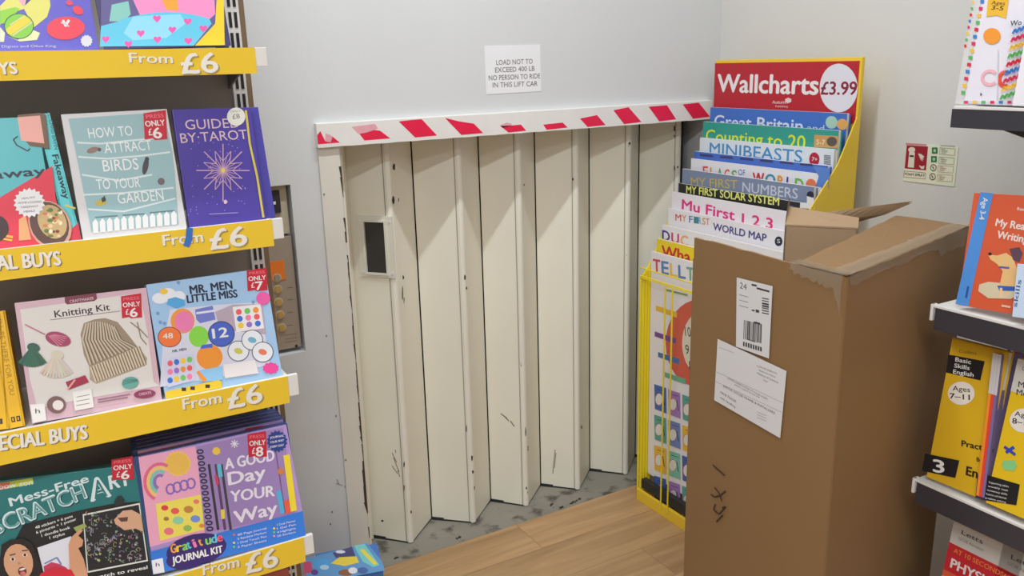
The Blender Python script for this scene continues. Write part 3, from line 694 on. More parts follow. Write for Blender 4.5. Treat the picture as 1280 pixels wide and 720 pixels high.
for k in range(13):
    t_ = k / 12; mb.line([(345 + t_ * 110, 206 - 14 * math.sin(t_ * 3.1) + t_ * 12), (330 + t_ * 150, 270), (362 + t_ * 178, 370 - t_ * 70)], .0024, ink(196, 180, 158)); mb.line([(350 + t_ * 110, 206 - 14 * math.sin(t_ * 3.1) + t_ * 12), (336 + t_ * 150, 270), (369 + t_ * 178, 370 - t_ * 70)], .0012, ink(96, 82, 68))
mb.poly([(356, 378), (450, 345), (550, 296), (588, 345), (580, 374), (480, 412), (384, 447), (362, 432)], ink(170, 152, 130))
for k in range(19):
    t_ = k / 18; mb.line([(362 + t_ * 190, 380 - t_ * 82), (384 + t_ * 196, 440 - t_ * 70)], .0026, ink(206, 190, 166)); mb.line([(367 + t_ * 190, 379 - t_ * 82), (389 + t_ * 196, 439 - t_ * 70)], .0012, ink(110, 94, 78))
mb.ell(232, 268, 52, 28, ink(160, 66, 100), .25); mb.line([(100, 210), (180, 250)], .002, ink(180, 110, 130))
for k in range(6): mb.line([(195 + k * 4, 255 - k), (240 + k * 6, 300 - k * 8)], .0012, ink(206, 130, 150))
for cx, cy, col in ((235, 330, (206, 196, 178)), (140, 300, (60, 96, 84))):
    for k in range(11):
        a = (k - 5) * .13; L = 95 if cx > 200 else 80; mb.line([(cx - 10, cy), (cx - 10 + L * math.sin(a) * 1.1, cy + L * math.cos(a))], .004, ink(*[c + random.randint(-14, 10) for c in col]))
    mb.ell(cx - 6, cy + 2, 26, 18, ink(*col), .2)
mb.poly([(262, 440), (340, 412), (355, 440), (275, 470)], ink(160, 50, 76)); mb.line([(270, 470), (300, 430)], .003, ink(220, 160, 150)); mb.ell(520, 443, 34, 24, ink(100, 160, 150), -.2)
for k in range(4): mb.line([(490, 450 - k * 6), (550, 436 - k * 2)], .001, ink(60, 120, 110))
mb.ell(225, 530, 38, 34, ink(120, 90, 88)); mb.ell(232, 532, 22, 20, ink(220, 210, 206)); mb.poly([(290, 480), (365, 465), (376, 540), (300, 555)], ink(226, 222, 218))
for k in range(3): mb.line([(305, 500 + k * 17), (358, 490 + k * 17)], .0012, ink(130, 120, 120))
mb.line([(520, 200), (560, 230), (590, 262)], .0015, ink(130, 110, 90)); mb.line([(548, 200), (562, 262), (585, 290)], .0015, ink(130, 110, 90))
mb.poly([(120, 530), (178, 526), (186, 592), (132, 604)], ink(226, 222, 220)); mb.text('h', 142, 565, 160, 563, 20, ink(80, 70, 80), .02)
mb.line([(390, 510), (520, 488)], .002, ink(150, 110, 130)); mb.line([(390, 520), (510, 500)], .002, ink(150, 110, 130)); mb.ell(578, 487, 44, 17, ink(136, 60, 90), -.1); mb.text('CREATE', 556, 494, 604, 486, 10, ink(214, 180, 190), .02)
mb.build('box_print', r); sticker(r, F, 151, 369, 176, 399, '6', -.10)
F, w, h = fit(B, (207, 499), (355, 469), (185, 353), (332, 337))
r, mb = book('craft_kit_box', 'light blue craft kit box with a number 12, right end of the third shelf', 'kit box', F, w, h, .05, (156, 190, 224), hard=False)
mb.zm = (3.2, 0, 340)
mb.text('MR. MEN', 762, 88, 930, 66, 34, ink(34, 36, 60), .05); mb.text('LITTLE MISS', 750, 124, 950, 100, 32, ink(34, 36, 60), .05)
mb.poly([(680, 150), (860, 132), (1040, 120), (1080, 370), (885, 420), (760, 440), (640, 460), (650, 300)], ink(206, 206, 222))
mb.poly([(860, 160), (930, 130), (1050, 128), (1065, 250), (880, 230)], ink(176, 160, 176)); mb.poly([(930, 140), (1042, 128), (1056, 225), (945, 240)], ink(226, 222, 226))
cols = [(226, 90, 90), (60, 110, 200), (236, 200, 60), (110, 190, 90), (236, 130, 170), (150, 110, 190), (240, 150, 60)]
for i in range(3):
    for j in range(3): mb.ell(955 + i * 34 + j * 4, 160 + j * 27 - i * 4, 12, 12, ink(*cols[(i * 3 + j) % 7]), n=12)
mb.ell(640, 105, 32, 22, ink(222, 224, 230)); mb.ell(672, 92, 34, 28, ink(226, 226, 232)); mb.ell(716, 98, 26, 22, ink(224, 226, 232)); mb.ell(655, 78, 16, 12, ink(232, 190, 70)); mb.poly([(666, 130), (672, 108), (702, 100), (738, 112), (740, 134), (705, 146)], ink(80, 160, 214))
mb.ell(730, 196, 48, 50, ink(236, 150, 60)); mb.ell(736, 198, 38, 42, ink(226, 120, 170)); mb.poly([(780, 150), (850, 135), (862, 190), (800, 205), (785, 190)], ink(110, 120, 196)); mb.line([(785, 165), (856, 155)], .004, ink(220, 220, 236))
mb.ell(795, 258, 40, 42, ink(130, 206, 70)); mb.ell(838, 340, 52, 50, ink(240, 150, 50)); mb.poly([(808, 292), (850, 286), (850, 302), (800, 308)], ink(70, 100, 200))
mb.ell(678, 260, 46, 40, ink(232, 116, 56)); mb.ring(678, 260, 46, 40, .0012, ink(90, 50, 50)); mb.text('48', 652, 268, 692, 264, 22, WHITE, .02)
mb.ell(885, 248, 52, 50, ink(70, 96, 190)); mb.ring(885, 248, 52, 50, .0016, ink(40, 50, 110)); mb.text('12', 852, 266, 912, 258, 40, WHITE, .05)
for cx, cy, col in ((953, 316, (200, 190, 90)), (1008, 272, (110, 170, 196)), (1050, 320, (220, 120, 90))):
    mb.ell(cx, cy, 42, 40, ink(222, 224, 230)); mb.ring(cx, cy, 42, 40, .0014, ink(60, 60, 90)); mb.ell(cx, cy, 18, 12, ink(*col), .3, n=9)
mb.poly([(655, 350), (770, 325), (782, 430), (672, 462)], ink(200, 200, 226)); mb.text('MR. MEN', 690, 322, 745, 312, 10, ink(60, 60, 100), .03)
for k in range(12): mb.ell(680 + (k % 4) * 26, 365 + (k // 4) * 34 - (k % 4) * 5, 11, 12, ink(*cols[k % 7]), n=10)
mb.poly([(790, 395), (888, 376), (892, 432), (800, 440)], ink(140, 190, 226)); mb.poly([(785, 400), (795, 395), (830, 432), (810, 440)], ink(240, 150, 60)); mb.poly([(893, 370), (1020, 352), (1034, 405), (900, 425)], ink(222, 216, 218))
mb.ell(1052, 105, 28, 26, ink(226, 90, 160)); mb.ell(1082, 384, 34, 24, ink(226, 70, 150), spike=10)
for px, py in ((712, 42), (630, 165), (657, 205), (1012, 120), (640, 200)): mb.ell(px, py, 7, 7, ink(110, 150, 200), spike=6)
mb.poly([(660, 478), (870, 432), (884, 436), (888, 462), (662, 508)], ink(232, 196, 50))
for x in (735, 770, 830): mb.rect(x - 9, 462 - (x - 735) * .13, x + 9, 476 - (x - 735) * .13, ink(60, 50, 40))
mb.build('box_print', r); sticker(r, F, 308, 337, 333, 365, '7', -.10)
# ---- shelf 4
B = face_front(SY + .008, .650, LEAN)
F, w, h = fit(B, (-210, 790), (188, 727), (-190, 628), (168, 571))
F, w, h = fit(B, (-140, 782), (190, 722), (-165, 632), (168, 571))
r, mb = book('scratch_art_kit', 'dark green scratch art kit with a smiling child, bottom left shelf', 'kit box', F, w, h, .04, (34, 112, 112), hard=False)
mb.zm = (4.5, 0, 560)
WH = ink(206, 220, 222)
mb.poly([(-100, 255), (190, 200), (182, 168), (-100, 212)], ink(190, 200, 60)); mb.poly([(-100, 255), (40, 228), (60, 190), (-100, 212)], ink(220, 110, 90)); mb.text('rainbow zon', -90, 246, 184, 205, 30, WH, .02)
mb.text('Mess-Free', 60, 328, 500, 190, 50, WH, .045); mb.text('SCRATCH', -20, 488, 490, 280, 98, WH, .05, ink(24, 60, 66)); mb.text('SCRATCH', -16, 482, 486, 276, 84, ink(90, 150, 150), .0)
mb.text('A', 515, 300, 622, 270, 130, WH, .05); mb.text('A', 532, 288, 606, 268, 108, ink(40, 112, 114), .0); mb.text('RT', 622, 232, 735, 205, 80, WH, .04)
mb.poly([(-60, 790), (130, 430), (300, 385), (470, 345), (640, 312), (785, 300), (860, 740), (400, 830)], ink(26, 26, 28))
ex = [('48 stickers + 6 pens', 200, 455, 410, 388), ('6 pictures + 1 poster', 205, 482, 430, 405), ('1 doodle book', 235, 500, 395, 452), ('1 stylus', 280, 512, 365, 487)]
for s_, a, b_1, c, d in ex: mb.text(s_, a, b_1, c, d, 16, WHITE, .03)
mb.poly([(210, 560), (400, 495), (420, 700), (250, 720)], ink(216, 216, 226)); mb.poly([(245, 665), (290, 640), (330, 650), (370, 670), (390, 690), (250, 700)], ink(196, 60, 90)); mb.line([(250, 650), (320, 615), (345, 655)], .003, ink(120, 130, 180))
mb.poly([(465, 372), (785, 308), (832, 635), (490, 702)], ink(214, 214, 206)); mb.poly([(472, 380), (780, 318), (824, 628), (496, 692)], ink(34, 32, 36))
for k in range(150):
    x = random.uniform(485, 800); y = random.uniform(365, 640) ; col = random.choice([(120, 130, 124), (140, 130, 160), (170, 170, 110), (130, 160, 130), (176, 176, 180), (170, 120, 150)])
    if random.random() < .6: mb.ring(x, y, random.uniform(4, 16), random.uniform(4, 14), .0009, ink(*col), n=9, a0=random.uniform(0, 180), a1=random.uniform(200, 400))
    else: mb.ell(x, y, random.uniform(3, 9), random.uniform(3, 9), ink(*col), random.uniform(0, 3), n=7)
mb.poly([(640, 400), (690, 350), (740, 345), (790, 372), (806, 470), (760, 450), (700, 460), (648, 425)], ink(206, 160, 130)); mb.poly([(660, 390), (720, 385), (715, 410), (680, 412)], ink(90, 60, 50))
mb.poly([(640, 300), (660, 270), (680, 265), (700, 290), (690, 315), (650, 325)], ink(34, 44, 44))
mb.poly([(412, 445), (475, 420), (490, 440), (430, 470)], ink(150, 160, 90))
mb.poly([(395, 780), (385, 540), (400, 500), (420, 480), (450, 455), (468, 460), (440, 490), (468, 515), (462, 548), (440, 560), (470, 620), (500, 740)], ink(206, 150, 116))
mb.poly([(-60, 790), (0, 620), (10, 540), (60, 512), (130, 505), (180, 530), (225, 640), (260, 790)], ink(34, 26, 26)); mb.ell(104, 640, 82, 104, ink(206, 154, 120), -.15)
for cx, cy in ((72, 622), (140, 598)): mb.ell(cx, cy, 14, 9, ink(236, 226, 220)); mb.ell(cx, cy, 8, 8, ink(40, 26, 24))
mb.line([(55, 600), (88, 592)], .002, ink(60, 40, 36)); mb.line([(124, 574), (158, 572)], .002, ink(60, 40, 36)); mb.ell(108, 645, 9, 7, ink(186, 130, 100)); mb.ell(126, 690, 24, 26, ink(120, 40, 44), -.3); mb.ell(126, 678, 18, 6, WHITE, -.3); mb.ell(130, 702, 15, 12, ink(206, 110, 110))
mb.poly([(180, 790), (230, 700), (300, 672), (400, 680), (430, 730), (430, 790)], ink(206, 34, 54))
mb.text('Scratch to reveal', 500, 740, 828, 675, 20, WHITE, .035); mb.build('box_print', r); sticker(r, F, 139, 573, 166, 602, '6', -.12)
F, w, h = fit(B, (190, 720), (382, 665), (171, 572), (361, 527))
r, mb = book('journal_kit', 'frontmost purple and pink gratitude journal kit box, right end of the bottom shelf', 'kit box', F, w, h, .028, (44, 68, 120), hard=False)
mb.zm = (2.56, 0, 500)
mb.poly([(443, 183), (915, 78), (975, 395), (975, 438), (500, 558), (490, 540)], ink(170, 140, 196)); mb.poly([(443, 183), (625, 148), (668, 420), (480, 470)], ink(226, 160, 186))
mb.ell(569, 204, 45, 43, ink(232, 190, 90), spike=18); mb.ell(569, 204, 36, 34, ink(226, 180, 80))
for k, col in enumerate(((216, 100, 130), (230, 190, 110), (120, 190, 170), (130, 110, 180))): mb.ring(512, 262, 48 - k * 10, 58 - k * 12, .006, ink(*col), a0=110, a1=300, n=12)
for k in range(4): mb.ring(545 + k * 22, 285 - k * 6, 13, 16, .0035, ink(130, 100, 180), n=10)
mb.poly([(498, 332), (655, 300), (668, 410), (512, 450)], ink(232, 214, 90))
for cx, cy, rr, col in ((527, 345, 12, (214, 60, 70)), (560, 355, 14, (220, 90, 80)), (603, 350, 16, (190, 130, 60)), (628, 325, 10, (226, 120, 110)), (570, 385, 18, (140, 200, 160)), (625, 380, 16, (110, 140, 210)), (540, 420, 16, (226, 110, 130)), (600, 410, 14, (140, 180, 90)), (645, 402, 9, (220, 130, 60)), (532, 380, 9, (160, 120, 60))): mb.ell(cx, cy, rr, rr * .75, ink(*col), n=9)
mb.poly([(628, 150), (905, 88), (945, 365), (655, 425)], ink(150, 124, 178))
for k in range(14): mb.ring(640 + k * 2.4, 165 + k * 19, 10, 6, .003, ink(40, 36, 60), n=8)
for x, col in ((668, (50, 44, 60)), (690, (90, 60, 96)), (708, (60, 56, 66))): mb.line([(x, 205), (x + 30, 415)], .005, ink(*col))
mb.line([(700, 205), (706, 246)], .008, ink(90, 180, 206)); mb.line([(712, 350), (714, 380)], .007, ink(226, 200, 60)); mb.line([(690, 240), (696, 270)], .005, ink(200, 60, 90))
TW = ink(222, 214, 226)
for s_, x0, y0, x1, y1, hh in (('A GOOD', 722, 222, 878, 192, 36), ('Day', 732, 272, 850, 248, 42), ('YOUR', 738, 326, 878, 306, 36), ('Way', 752, 396, 888, 362, 42)): mb.text(s_, x0, y0, x1, y1, hh, TW, .06)
mb.line([(916, 175), (940, 355)], .013, ink(232, 206, 50)); mb.line([(890, 290), (905, 362)], .01, ink(80, 170, 210)); mb.line([(915, 320), (922, 362)], .01, ink(226, 90, 60)); mb.line([(882, 165), (912, 362)], .002, ink(120, 80, 130)); mb.ell(898, 228, 12, 12, ink(200, 120, 70), spike=6)
mb.ell(692, 163, 14, 14, ink(226, 190, 70), spike=7)
for k in range(4): a = k * math.pi / 4; mb.line([(750 - 13 * math.cos(a), 140 - 13 * math.sin(a)), (750 + 13 * math.cos(a), 140 + 13 * math.sin(a))], .002, TW)
mb.ell(886, 132, 34, 36, ink(36, 60, 130), spike=16)
for k, s_ in enumerate(('JOURNAL', 'YOUR WAY', 'EVERY DAY')): mb.text(s_, 864, 124 + k * 15, 908, 116 + k * 15, 7, TW, .03)
mb.poly([(480, 485), (700, 425), (968, 355), (978, 435), (492, 558)], ink(50, 116, 206)); mb.ell(628, 478, 98, 50, ink(54, 34, 104), -.2); mb.ell(600, 505, 70, 34, ink(54, 34, 104), -.2)
gl = [('G', (240, 160, 60)), ('r', (240, 200, 60)), ('a', (130, 200, 90)), ('t', (90, 190, 220)), ('i', (230, 120, 170)), ('t', (240, 160, 60)), ('u', (130, 200, 90)), ('d', (90, 190, 220)), ('e', (230, 90, 110))]
for k, (g_, col) in enumerate(gl): mb.text(g_, 548 + k * 18.5, 490 - k * 4.6, 564 + k * 18.5 - (8 if g_ in 'ti' else 0), 486 - k * 4.6, 30, ink(*col), .06)
mb.text('JOURNAL KIT', 552, 524, 712, 486, 24, WHITE, .05)
for k in range(4):
    mb.ell(748, 430 + k * 13, 4, 4, ink(*cols[k % 7]), n=8); mb.ell(876, 398 + k * 12, 4, 4, ink(*cols[k % 7 + 1]), n=8)
    mb.text(('80 Page Journal', '5 Rainbow Markers', '1 Dual Touch Pen', '3 Paper Sheets')[k], 760, 434 + k * 13, 852, 412 + k * 13, 7, TW, .01); mb.text(('1 Desk Planner', '1 Gel Pen', '4 Highlights', '20 Stickers')[k], 886, 402 + k * 12, 945, 388 + k * 12, 7, TW, .01)
mb.poly([(484, 512), (520, 504), (526, 550), (490, 556)], ink(220, 220, 226)); mb.text('h', 498, 532, 510, 530, 13, ink(80, 70, 90), .02)
mb.build('box_print', r); sticker(r, F, 309, 541, 332, 573, '8', -.10)
for k in range(4):
    g = dup(r, tuple(F.y * (.030 * (k + 1)) + V((.002 * (k + 1), 0, .005 + .003 * (k + 1)))), 'gratitude journal kit box, ' + ['second', 'third', 'fourth', 'fifth and last'][k] + ' from the front of its stack')
for q in C.objects:
    if q.name.startswith('journal_kit'): q['group'] = 'journal kits stacked on the bottom left shelf'
# ---- shelf 5, only tops seen
B = face_front(SY + .010, .33, 10)
F, w, h = fit(B, (-20, 900), (170, 868), (-40, 760), (150, 735)); h = .19; F = Frame((-.02, SY + .012, .326), (1, 0, 0), B.z)
r, mb = book('activity_book', 'dull red activity book standing on the lowest left shelf', 'book', Frame((.18, SY + .014, .326), (1, 0, 0), B.z), .19, .235, .02, (170, 84, 76))

# small pack of toys low down beside the shelves
zt = .20
BT = Frame((0, 0, zt), (1, 0, 0), (0, 1, 0))
F, w, h = fit(BT, (398, 726), (482, 711), (380, 697), (453, 680))
t = thing('toy_box', 'small colourful blue and yellow picture box at the foot of the left shelves', 'box', Frame(F.o - V((0, 0, zt)), F.x, (0, 0, 1)))
mb = MB(F); mb.box(0, w, 0, zt, 0, h, mat((60, 110, 180), .35)); mb.build('carton', t)
mb = MB(F); mb.zm = (4.5, 380, 560)
mb.poly([(0, 625), (355, 535), (440, 640), (455, 690), (20, 770)], ink(96, 150, 200)); mb.poly([(160, 590), (270, 555), (290, 610), (180, 620)], ink(70, 70, 120)); mb.poly([(280, 550), (340, 540), (425, 660), (390, 670), (330, 640)], ink(120, 200, 200)); mb.line([(325, 570), (350, 600), (405, 655)], .012, ink(226, 210, 70)); mb.poly([(150, 650), (200, 615), (295, 610), (310, 645), (230, 665)], ink(232, 206, 70))
mb.poly([(0, 640), (40, 640), (50, 700), (0, 710)], ink(200, 70, 110)); mb.ell(105, 650, 46, 26, ink(80, 160, 220)); mb.ell(115, 672, 26, 14, ink(170, 206, 226)); mb.ell(235, 702, 42, 18, ink(140, 90, 60)); mb.ell(275, 690, 26, 18, ink(226, 226, 226)); mb.ell(205, 585, 30, 10, ink(220, 220, 230), spike=7); mb.ell(60, 700, 20, 16, ink(90, 60, 140)); mb.ell(330, 690, 30, 18, ink(70, 100, 160))
mb.build('box_print', t)

# ================================================================ WALLCHART STAND
NY, FY = 1.685, 2.275; BX = 2.135; FXX = 1.82
ST = thing('wallchart_stand', 'yellow wallchart stand with a red price header beside the lift door', 'display stand', Frame(((BX + FXX) / 2, (NY + FY) / 2, 0), (1, 0, 0), (0, 0, 1)))
FH = face_left(BX - .003, 0)
a = on(1075, 74, 0, BX); b = on(893, 136, 0, BX)
mb = MB(); mb.box(BX, BX + .012, NY - .004, FY + .004, .05, a.z + .006, YELLOW, .001); mb.build('back_panel', ST)
F = Frame((BX - .003, on(893, 100, 0, BX - .003).y, on(893, 137, 0, BX).z - .02), (0, -1, 0), (0, 0, 1))
hw = F.px(1074, 75)[0]; hz = F.px(893, 79)[1]
mb = MB(F); mb.box(0, hw, 0, .003, 0, hz, ink(176, 26, 42)); mb.zm = (4, 780, 60)
mb.text('Wallcharts', 468, 218, 968, 232, 90, ink(226, 220, 220), .05); mb.ell(1074, 200, 95, 122, ink(216, 212, 220), 0, n=32); mb.text('£3.99', 985, 232, 1162, 234, 66, ink(130, 20, 50), .035)
mb.text('Autumn', 742, 278, 818, 278, 16, ink(226, 190, 190), .03); mb.text('Publishing', 758, 296, 820, 297, 10, ink(226, 190, 190), .02); mb.ell(822, 262, 18, 14, ink(226, 200, 200), spike=6)
mb.build('header_card', ST, label='red header card reading Wallcharts £3.99')
# near solid side, with sloping front edge
q = [on(px, py, 1, NY) for px, py in ((1075, 146), (1046, 206), (1010, 264))]
side = [V((BX, NY, .03)), V((FXX, NY, .03)), V((FXX, NY, .86)), q[2], q[1], V((BX - .002, NY, q[0].z)), V((BX, NY, a.z))]
mb = MB(); mb.prism(side, (0, -.004, 0), YELLOW); mb.build('side_panel', ST)
# far side wire frame
mb = MB(); YY = FY + .006
mb.tube([(FXX, YY, .02), (FXX, YY, .85), (FXX + .04, YY, .90), (BX - .02, YY, 1.34)], .004, YWIRE); mb.tube([(BX, YY, .02), (BX, YY, 1.34)], .004, YWIRE)
for k in range(1, 5): mb.tube([(FXX + .012 * k, YY - .001 * k, .02), (FXX + .012 * k, YY - .001 * k, .86 + .01 * k)], .0055, YWIRE)
for z in (.1, .3, .5, .7): mb.tube([(FXX, YY, z), (BX, YY, z)], .003, YWIRE)
mb.build('side_frame', ST)
mb = MB()
for pa, pb in (((802, 345), (870, 362)), ((806, 336), (870, 351)), ((830, 356), (872, 372)), ((806, 622), (862, 658))):
    A = on(*pa, 0, FXX - .002); y1 = NY; 
    mb.tube([(FXX - .002, YY, A.z), (FXX - .002, NY, A.z)], .0025, YWIRE)
for yy in (on(832, 450, 0, FXX).y, on(841, 450, 0, FXX).y, 2.0, 1.985, 1.85): mb.tube([(FXX - .008, yy, .03), (FXX - .008, yy, .86)], .003, YWIRE)
mb.build('front_wires', ST)
mb = MB(); mb.box(FXX - .006, FXX + .006, NY, YY, .0, .045, YELLOW, .002); mb.box(FXX, BX, NY, NY + .01, 0, .04, YELLOW, .002); mb.box(FXX, BX, YY - .01, YY, 0, .04, YELLOW, .002); mb.build('base_frame', ST)
mb = MB(); mb.box(FXX + .008, FXX + .03, NY + .01, FY - .005, .05, .085, DARK); mb.build('base_rail', ST, label='black base rail')

ZMC = (4, 780, 60); ZMD = (4, 780, 220)
def chart(x, top_px, ny, zbot, col, lab, draw, name='wallchart', th=.010):
    p = on(*top_px, 0, x); F = Frame((x, FY - .003, zbot), (0, -1, 0), (0, 0, 1)); w = FY - .003 - ny; h = p.z - zbot
    t = thing(name, lab, 'wallchart', F, None)
    MB(F).box(0, w, .0012, th, 0, h, mat((210, 206, 200), .6, var=.05, scale=60)).box(.002, w + .002, th + .001, th + .006, 0, h - .004, mat(col, .5)).build('folded_sheets', t)
    mb = MB(F); mb.box(0, w, 0, .001, 0, h, mat(col, .35, var=.02)); draw(mb); mb.build('cover_print', t); return t
def d_gb(mb):
    mb.zm = ZMC; mb.text('Great Britain', 452, 392, 892, 422, 60, ink(216, 220, 236), .03); mb.text('and', 915, 416, 1000, 422, 38, ink(200, 210, 236), .01); mb.ell(1038, 372, 30, 32, ink(160, 196, 180)); mb.ell(1092, 382, 28, 28, ink(214, 160, 90))
def d_cnt(mb):
    mb.zm = ZMC; mb.text('Counting to 20', 410, 468, 905, 508, 64, ink(206, 220, 50), .02); mb.poly([(952, 434), (1072, 440), (1070, 500), (950, 496)], ink(196, 150, 90)); mb.text('5-7', 962, 482, 1005, 484, 26, ink(230, 210, 190), .02); mb.ell(1040, 468, 26, 24, ink(90, 80, 76))
def d_mini(mb):
    mb.zm = ZMC; mb.text('MINIBEASTS', 428, 528, 890, 574, 58, ink(70, 140, 190), .02); mb.ell(952, 556, 26, 34, ink(176, 34, 60)); mb.text('7+', 940, 564, 966, 566, 20, WHITE, .02)
    for k in range(7): mb.line([(1000, 536 + k * 7), (1034, 540 + k * 7)], .0018, ink(60, 60, 66))
def d_flagback(mb):
    mb.zm = ZMC
    for k in range(6): mb.poly([(380 + k * 100, 530 + k * 9), (440 + k * 100, 534 + k * 9), (450 + k * 100, 546 + k * 9), (380 + k * 100, 540 + k * 9)], ink(60, 60, 110))
def d_flag(mb):
    mb.zm = ZMC; cl = [(214, 80, 70), (226, 150, 60), (80, 160, 100), (226, 90, 60), (90, 170, 90)]
    for k, g_ in enumerate('FLAGS'): mb.text(g_, 395 + k * 36, 646 + k * 5, 420 + k * 36, 648 + k * 5, 58, ink(*cl[k]), .02)
    mb.text('OF', 572, 634, 606, 638, 30, ink(70, 110, 190), .0)
    for k, g_ in enumerate('WORLD'): mb.text(g_, [645, 708, 768, 812, 856][k], 678 + k * 7, [700, 756, 798, 834, 896][k], 682 + k * 7, 58, ink(*[(196, 50, 60), (60, 140, 170), (226, 150, 50), (90, 60, 150), (110, 180, 70)][k]), .04)
    mb.ell(936, 682, 26, 28, ink(226, 120, 80)); mb.poly([(945, 590), (1030, 600), (1025, 700), (960, 690), (975, 640)], ink(90, 130, 200))
def d_num(mb):
    mb.zm = ZMD; mb.text('MY FIRST', 335, 48, 568, 66, 44, ink(190, 170, 90), .02); mb.text('NUMBERS', 592, 78, 868, 114, 50, ink(196, 200, 216), .02); mb.ell(932, 96, 18, 20, ink(30, 36, 60))
def d_sol(mb):
    mb.zm = ZMD; mb.text('MY FIRST SOLAR SYSTEM', 312, 84, 775, 148, 38, ink(224, 226, 120), .035); mb.text('S', 826, 164, 846, 166, 18, ink(80, 120, 190), .0); mb.poly([(882, 132), (915, 134), (915, 100), (950, 110), (952, 166), (880, 160)], WHITE)
def d_123(mb):
    mb.zm = ZMD; mb.text('Mu First', 290, 164, 552, 222, 50, ink(216, 46, 130), .045); mb.text('1 2 3', 590, 238, 742, 266, 54, ink(220, 50, 120), .05)
def d_map(mb):
    mb.zm = ZMD; c_ = [(206, 60, 60), (220, 140, 70), (60, 120, 180), (60, 130, 150), (90, 160, 190), (200, 160, 90), (210, 110, 90)]
    xs = [258, 290, 326, 350, 374, 392, 412]; we = [286, 312, 344, 372, 386, 408, 426]
    for k, g_ in enumerate('MYFIRST'): mb.text(g_, xs[k], 222 + (xs[k] - 258) * .14, we[k], 222 + (we[k] - 258) * .14, 34, ink(*c_[k]), .02)
    mb.text('WORLD MAP', 446, 268, 712, 328, 36, ink(60, 60, 130), .03); mb.ell(774, 326, 19, 24, ink(26, 34, 60)); mb.text('S', 766, 334, 782, 336, 20, WHITE, .0)
def d_duc(mb):
    mb.zm = ZMD
    for k, g_ in enumerate('DUC'): mb.text(g_, 192 + k * 46, 320 + k * 12, 228 + k * 46, 328 + k * 12, 52, ink(*[(70, 60, 140), (206, 60, 110), (230, 170, 120)][k]), .05)
def d_wha(mb):
    mb.zm = ZMD; mb.text('Wha', 190, 406, 332, 436, 62, ink(196, 40, 44), .05)
def d_tell(mb):
    mb.zm = ZMD
    for k, g_ in enumerate('TELLT'): mb.text(g_, 148 + k * 42, 478 + k * 10, 182 + k * 42, 484 + k * 10, 66, ink(*[(206, 70, 90), (90, 130, 190), (226, 190, 90), (90, 130, 190), (110, 170, 140)][k]), .04)
    mb.zm = (3.6, 800, 300); mb.ell(262, 465, 146, 196, ink(206, 92, 74), n=32)
    mb.ell(290, 465, 100, 150, ink(216, 208, 190), n=32)
    for s_, x, y in (('10', 205, 432), ('9', 206, 512), ('8', 222, 585)): mb.text(s_, x, y, x + (26 if s_ == '10' else 16), y + 4, 44, ink(40, 36, 44), .0)
    for cx, cy, col in ((120, 318, (226, 180, 60)), (115, 435, (120, 70, 150)), (130, 528, (70, 110, 170)), (160, 618, (110, 170, 140))): mb.poly([(cx - 48, cy - 24), (cx + 48, cy + 8), (cx + 46, cy + 32), (cx - 48, cy - 2)], ink(*col))
    mb.line([(110, 222), (215, 248)], .006, ink(120, 160, 90)); mb.zm = (1, 0, 0)
    tl = [(70, 100, 170), (160, 120, 190), (90, 160, 150), (110, 130, 190), (226, 180, 60), (120, 190, 170)]
    for i in range(4):
        for j in range(4):
            x = 818 + j * 17.5; y = 480 + i * 38 + j * 6.5
            mb.poly([(x, y), (x + 15, y + 5), (x + 15.4, y + 37), (x + .8, y + 31)], ink(*tl[(i * 2 + j) % 6])); mb.ell(x + 6, y + 19, 4.6, 7.5, WHITE, n=12); mb.ring(x + 6, y + 19, 4.6, 7.5, .0018, ink(206, 80, 90), n=12)
            mb.line([(x + 11, y + 14), (x + 13, y + 27)], .004, ink(30, 40, 60)); mb.line([(x + 4, y + 6), (x + 13, y + 9)], .002, ink(40, 50, 90))
NE = 1.70
def fx_(px, py): return on(px, py, 1, FY - .003).x
chart(fx_(888, 136), (888, 134), NE, .95, (56, 100, 176), 'blue Great Britain wallchart, backmost just below the red header', d_gb)
chart(fx_(879, 155), (879, 152), NE, .92, (44, 140, 128), 'green counting to 20 wallchart with yellow lettering', d_cnt)
chart(fx_(875, 173), (875, 172), NE, .88, (200, 206, 212), 'white minibeasts wallchart with blue striped lettering', d_mini)
chart(fx_(868, 191), (868, 189), NE, .84, (64, 100, 180), 'blue bordered wallchart with small flags along its top edge', d_flagback)
chart(fx_(868, 191) - .014, (873, 199), NE + .005, .80, (212, 210, 214), 'white flags of world wallchart with multicoloured letters', d_flag, th=.006)
chart(fx_(853, 212), (853, 211), NE, .78, (112, 124, 150), 'slate blue my first numbers wallchart', d_num)
chart(fx_(849, 230) - .003, (849, 229), NE, .75, (30, 30, 36), 'black my first solar system wallchart with pale yellow lettering', d_sol, th=.006)
chart(fx_(840, 245), (843, 240), 1.70, .70, (218, 212, 218), 'white wallchart with pink my first 1 2 3 lettering', d_123, th=.006)
chart(fx_(840, 245) - .014, (835, 260), 1.70, .66, (216, 212, 216), 'white my first world map wallchart in front of the 1 2 3 chart', d_map, th=.006)
chart(fx_(828, 282), (828, 281), NE, .5, (216, 212, 214), 'white wallchart with dark blue and pink letters, partly hidden by the tall carton', d_duc)
chart(fx_(821, 300), (821, 298), NE, .4, (232, 206, 40), 'yellow wallchart with red lettering, partly hidden by the tall carton', d_wha)
chart(fx_(814, 320), (814, 314), NE, .10, (220, 216, 222), 'white tell the time wallchart with a red clock, frontmost in the wire stand', d_tell)

